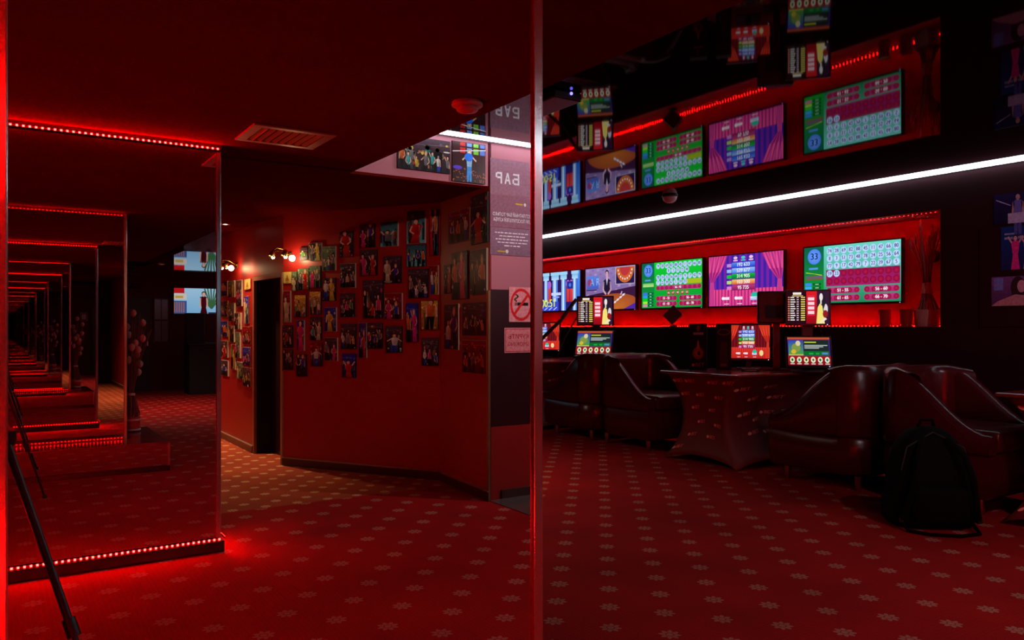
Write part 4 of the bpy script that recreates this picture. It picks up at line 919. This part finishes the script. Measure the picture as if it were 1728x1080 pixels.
for q in ((.008, .008, w_-.008, .013), (.008, h_-.013, w_-.008, h_-.008), (.008, .008, .013, h_-.008), (w_-.013, .008, w_-.008, h_-.008)): a.rect(*q, C(190, 25, 35), 1)
a.text('HE KУPИTЬ', w_/2, h_*.64, .055, C(190, 20, 35), 2); a.text('NO SMOKING', w_/2, h_*.34, .048, C(190, 20, 35), 2)
film('no_smoking_sign', 3.455, 3.815, 1.185, 1.39, a, 'pink no smoking plate with two lines of red lettering under the pictogram', 'sign', .004, base=M_WHITE)
# ------------------------------------------------------------------ low ceiling fittings
g_ = thing('vent_grille', 'square red-lit metal vent grille in the low red ceiling', 'vent', (1.43, -3.11, ZL))
bm = bmesh.new(); o_ = .22
for q in ((-.24, .24, -.215, -.165), (-.24, .24, .165, .215), (-.24, -.18, -.165, .165), (.18, .24, -.165, .165)): bx(bm, q[0], q[1], q[2], q[3], -.014, -.001, .003, 1)
mesh('grille_frame', bm, mat('grille_metal', (.42, .30, .28), .35, .3, noise=.1), g_)
box('duct_back', -.18, .18, -.165, .165, -.003, -.001, M_BLACKM, g_)
for k in range(8):
    x = -.158+.045*k; bm = bmesh.new(); bx(bm, -.012, .012, -.165, .165, -.001, .001); bm.transform(Matrix.Translation((x, 0, -.010)) @ Matrix.Rotation(math.radians(32), 4, 'Y')); mesh('slat', bm, mat('grille_metal', (.42, .30, .28), .35), g_)
t = thing('smoke_detector', 'round white smoke detector on the low red ceiling', 'detector', (1.98, -1.91, ZL))
lathe('base_plate', [(.074, -.001), (.078, -.006), (.078, -.020), (.070, -.026)], M_WHITE, t, 32); lathe('sensor_head', [(.044, -.026), (.044, -.034), (.055, -.036), (.055, -.042), (.046, -.050), (.02, -.054), (.005, -.055)], M_WHITE, t, 32)
def downlight(loc, label, energy, col=(1, .70, .40), cone=125, aim=None):
    t = thing('downlight', label, 'downlight', loc, 0., 'recessed ceiling downlights')
    lathe('trim_ring', [(.052, -.001), (.056, -.006), (.050, -.012), (.040, -.010), (.036, -.002)], M_CHROME, t, 24)
    lathe('lamp_face', [(.035, -.003), (.03, -.005), (.01, -.006)], emat('lamp_face', (1, .93, .8), 14), t, 18)
    dv = Vector(aim)-Vector(loc) if aim else Vector((0, 0, -1))
    l = bpy.data.lights.new('lamp', 'SPOT'); l.energy = energy; l.color = col; l.spot_size = math.radians(cone); l.spot_blend = .8; l.shadow_soft_size = .03
    o = bpy.data.objects.new('lamp', l); COL.objects.link(o); o.parent = t; o.location = (0, 0, -.02); o.rotation_euler = dv.to_track_quat('-Z', 'Y').to_euler()
    return t
downlight((2.10, -7.44, ZL), 'bright recessed downlight in the corridor ceiling before the dark doorway', 200*WARM, cone=118, aim=(1.2, -7.3, 0))
downlight((1.60, -9.6, ZL), 'bright recessed downlight deep in the corridor ceiling', 230*WARM)
downlight((2.30, 5.6, 2.45), 'bright recessed downlight before the exit door', 200*WARM, (1, .8, .6), 140)
downlight((4.30, -2.75, ZH), 'added white fill spotlight in the black ceiling before the bar sign', 90, (1, .86, .92), 105, (3.6, YF, 2.15))  # fill lamp added out of view to brighten the bar sign wall
downlight((2.70, -1.20, ZH), 'added white fill spotlight in the black ceiling aimed at the photo wall', 130, (1, .90, .84), 46, (2.85, -5.6, 1.75))  # unseen lamp, added to bring white light onto the corridor prints
downlight((4.40, -.75, ZH), 'added white fill spotlight in the black ceiling over the open carpet', 70, (1, .78, .86), 170)  # added stand-in for room light on the carpet, no fixture seen here
downlight((5.90, -2.75, ZH), 'added white fill spotlight in the black ceiling farther along the bar wall', 80, (1, .86, .92), 105, (5.9, YF, 1.9))  # second added fill lamp for the bar wall, outside the view
downlight((5.30, -.40, ZH), 'added white fill spotlight in the black ceiling aimed at the prints beside the niche', 70, (.95, .72, 1), 62, (7.55, 1.9, 2.0))  # added off camera to lift the dim prints beside the niche
def picture_light(loc, rz, label, energy):
    t = thing('picture_light', label, 'lamp', loc, rz, 'brass picture lights in the corridor')
    box('wall_plate', -.05, .05, -.012, 0, -.03, .03, M_BRASS, t, .004)
    tubeo('arm', [(0, -.01, 0), (0, -.09, .05), (.02, -.15, .06), (.06, -.17, .03)], .008, M_BRASS, t, 8)
    for k, (x, y) in enumerate(((.06, -.17), (-.08, -.15))):
        bm = bmesh.new(); bmesh.ops.create_cone(bm, cap_ends=False, segments=16, radius1=.034, radius2=.022, depth=.075); bm.transform(Matrix.Translation((x, y, -.005)) @ Matrix.Rotation(math.radians(-35), 4, 'X')); md = mesh('lamp_shade', bm, M_BRASS, t, smooth=True)
        md.modifiers.new('s', 'SOLIDIFY').thickness = .003
        bm = bmesh.new(); bmesh.ops.create_uvsphere(bm, u_segments=12, v_segments=8, radius=.017); bm.transform(Matrix.Translation((x, y+.012, -.035))); mesh('bulb', bm, emat('warm_bulb', (1, .80, .42), 40), t, smooth=True)
    tubeo('cross_bar', [(-.08, -.15, .03), (.06, -.17, .03)], .006, M_BRASS, t, 8)
    l = bpy.data.lights.new('lamp', 'POINT'); l.energy = energy; l.color = (1, .72, .36); l.shadow_soft_size = .03
    o = bpy.data.objects.new('lamp', l); COL.objects.link(o); o.parent = t; o.location = (-.13, -.10, -.045)
    return t
a0, a1 = Vector(K), Vector(Q); d = (a1-a0).normalized(); p = a0+d*1.755
picture_light((p.x, p.y, 2.12), math.atan2(d.y, d.x), 'brass picture light throwing a warm glow beside the dark doorway', 3.0*WARM)
picture_light((2.366, -8.0, 2.12), -PI/2, 'brass picture light past the dark doorway', 2.2*WARM)
t = thing('dome_camera', 'small pale dome camera on the black glossy ceiling', 'camera', (6.36, 4.94, ZH))
lathe('dome', [(.080, -.018), (.078, -.040), (.062, -.066), (.035, -.082), (.008, -.087)], M_WHITE, t, 28); lathe('collar', [(.088, -.001), (.090, -.010), (.084, -.018)], M_BLACK, t, 28)
t = thing('ceiling_router', 'flat black ceiling box with a blue indicator light beside the low red ceiling edge', 'device', (3.00, 2.75, ZH))
box('casing', -.11, .11, -.34, .34, -.055, -.001, M_BLACK, t, .012, 3)
for y in (-.18, .15): box('vent_slot', .1105, .1115, y-.06, y+.06, -.035, -.02, mat('slot_red', (.3, .02, .02), .4), t)
bm = bmesh.new(); bmesh.ops.create_uvsphere(bm, u_segments=12, v_segments=8, radius=.010); bm.transform(Matrix.Translation((.02, -.343, -.016))); mesh('indicator_light', bm, emat('indicator_blue', (.16, .13, 1), 4), t)
# ------------------------------------------------------------------ back wall (seen in the mirrors)
t = struct(box('door_2', 2.30, 2.80, YB-.04, YB, 0, 2.02, mat('door_dark', (.015, .004, .004), .4, noise=.2))); box('door_handle', 2.72, 2.74, YB-.08, YB-.04, .98, 1.08, M_METAL, t)
o = box('exit_sign', -.20, .20, -.03, 0, 0, .14, M_BLACK, None, .004, loc=(2.40, YB-.001, 2.22)); tag(o, 'dark exit sign with pale lettering above the back door', 'sign')
a = Art(); a.rect(.01, .01, .39, .13, C(30, 10, 14)); a.text('ВЫХОД', .2, .068, .095, C(150, 120, 120), 1); a.rect(.0, .125, .4, .14, C(120, 90, 95), 1); a.build('lettering', M_LABEL, o, (-.20, -.0312, 0))
wf = struct(box('window_1', 2.86, 3.16, YB-.03, YB, 1.05, 2.02, M_WOOD))
for q in ((2.88, 3.00, 1.08, 1.52), (3.02, 3.14, 1.08, 1.52), (2.88, 3.00, 1.56, 1.99), (3.02, 3.14, 1.56, 1.99)): box('pane', q[0], q[1], YB-.034, YB-.03, q[2], q[3], mat('pane_grey', (.20, .18, .20), .15, noise=.2), wf)
t = thing('bar_counter', 'black bar counter under the presenter television by the back wall', 'counter', (3.9, 8.7, 0))
box('counter_body', -.6, 1.4, -.25, .3, .0, 1.02, M_BLACKM, t); box('counter_top', -.63, 1.43, -.29, .33, 1.02, 1.06, M_BLACK, t, .008); box('kick_board', -.6, 1.4, -.255, -.25, 0, .1, M_BLACK, t)
t = thing('black_cabinet', 'tall black loudspeaker cabinet on the bar counter before the presenter television', 'speaker', (3.45, 8.7, 1.06))
box('cabinet', -.18, .18, -.14, .14, 0, .62, M_BLACK, t, .012); box('grille', -.16, .16, -.146, -.14, .03, .59, M_BLACKM, t)
o = thing('fire_notice', 'small red notice plate on the back wall between exit door and pillar', 'notice', (2.10, YB-.001, 1.55)); box('plate', -.10, .10, -.008, 0, 0, .26, mat('notice_red', (.35, .02, .02), .4, noise=.1), o); box('pictogram', -.05, .05, -.0095, -.008, .06, .2, M_WHITE, o)
# ------------------------------------------------------------------ backpack
t = thing('backpack', 'black backpack standing on the carpet against the leather armchair', 'backpack', (5.52, 1.52, 0), math.radians(-38))
bm = bmesh.new(); rings = []
for z, wx, dy, oy in ((0, .25, .13, 0), (.02, .28, .155, 0), (.12, .295, .17, 0), (.30, .28, .165, .005), (.46, .25, .15, .02), (.58, .20, .125, .035), (.66, .13, .085, .05), (.69, .05, .04, .055)):
    rings.append([bm.verts.new((wx*math.copysign(abs(math.cos(2*PI*k/28))**.6, math.cos(2*PI*k/28)), oy+dy*math.copysign(abs(math.sin(2*PI*k/28))**.6, math.sin(2*PI*k/28)), z)) for k in range(28)])
for i in range(len(rings)-1):
    for k in range(28): bm.faces.new((rings[i][k], rings[i][(k+1) % 28], rings[i+1][(k+1) % 28], rings[i+1][k]))
bm.faces.new(rings[0][::-1]); bm.faces.new(rings[-1]); shade_auto(mesh('main_body', bm, M_PACK, t), 60)
bm = bmesh.new(); bx(bm, -.19, .19, -.225, -.10, .04, .30, .05, 3); shade_auto(mesh('front_pocket', bm, M_PACK, t), 50)
for s in (-1, 1):
    bm = bmesh.new(); bx(bm, .25*s-.055, .25*s+.055, -.09, .09, .03, .22, .035, 3); shade_auto(mesh('side_pocket', bm, M_PACK, t), 50)
    tubeo('shoulder_strap', [(s*.08, -.09, .62), (s*.15, -.20, .52), (s*.19, -.235, .36), (s*.22, -.21, .20), (s*.26, -.16, .06)], .022, M_PACK, t, 8)
    box('buckle', s*.26-.015, s*.26+.015, -.185, -.165, .055, .085, M_BLACK, t, .003)
tubeo('carry_handle', [(-.06, .05, .66), (-.04, .04, .735), (.04, .04, .735), (.06, .05, .66)], .013, M_PACK, t, 8)
tubeo('loose_strap', [(.22, -.16, .05), (.20, -.30, .016), (.05, -.36, .012), (-.14, -.33, .012), (-.24, -.24, .014), (-.24, -.15, .05)], .012, M_PACK, t, 8)
tubeo('zip', [(-.235, -.115, .40), (-.19, -.10, .56), (0, -.065, .66), (.19, -.10, .56), (.235, -.115, .40)], .006, M_BLACKM, t, 6)
# ------------------------------------------------------------------ tripod with the photo camera (seen in the mirror)
t = thing('camera_tripod', 'black tripod with jointed legs reflected in the mirror panels', 'tripod', (0, -1.53, 0))
apex = Vector((0, 0, 1.04))
for ang in (45, 172, 270):
    c_, s_ = math.cos(math.radians(ang)), math.sin(math.radians(ang)); foot = Vector((.46*c_, .46*s_, .012)); A_ = apex+Vector((.03*c_, .03*s_, 0))
    j = A_.lerp(foot, .58); tubeo('leg', [A_, j], .013, M_BLACK, t, 10); tubeo('leg_extension', [j, foot], .009, M_BLACK, t, 10); tubeo('leg_lock', [j-(foot-A_).normalized()*.03, j+(foot-A_).normalized()*.03], .021, M_BLACK, t, 12)
    lathe('rubber_foot', [(.016, 0), (.018, .01), (.014, .025)], M_BLACKM, t, 10, (foot.x, foot.y, 0))
lathe('shoulder', [(.045, 1.0), (.055, 1.02), (.055, 1.06), (.03, 1.08)], M_BLACK, t, 20); lathe('centre_column', [(.014, .80), (.014, 1.22)], M_BLACK, t, 14); lathe('ball_head', [(.022, 1.20), (.030, 1.22), (.030, 1.27), (.018, 1.29), (.03, 1.30), (.03, 1.315)], M_BLACK, t, 18)
t = thing('photo_camera', 'black photo camera on the tripod behind the mirror edge', 'camera', (0, -1.53, 1.317), -math.radians(33.18))
box('camera_body', -.07, .07, -.135, -.085, 0, .10, M_BLACK, t, .010, 3); box('viewfinder_hump', -.03, .03, -.135, -.09, .10, .125, M_BLACK, t, .008)
bm = bmesh.new(); bmesh.ops.create_cone(bm, cap_ends=True, segments=24, radius1=.036, radius2=.034, depth=.065); bm.transform(Matrix.Translation((0, -.0525, .06)) @ Matrix.Rotation(PI/2, 4, 'X')); shade_auto(mesh('lens_barrel', bm, M_BLACK, t), 50)
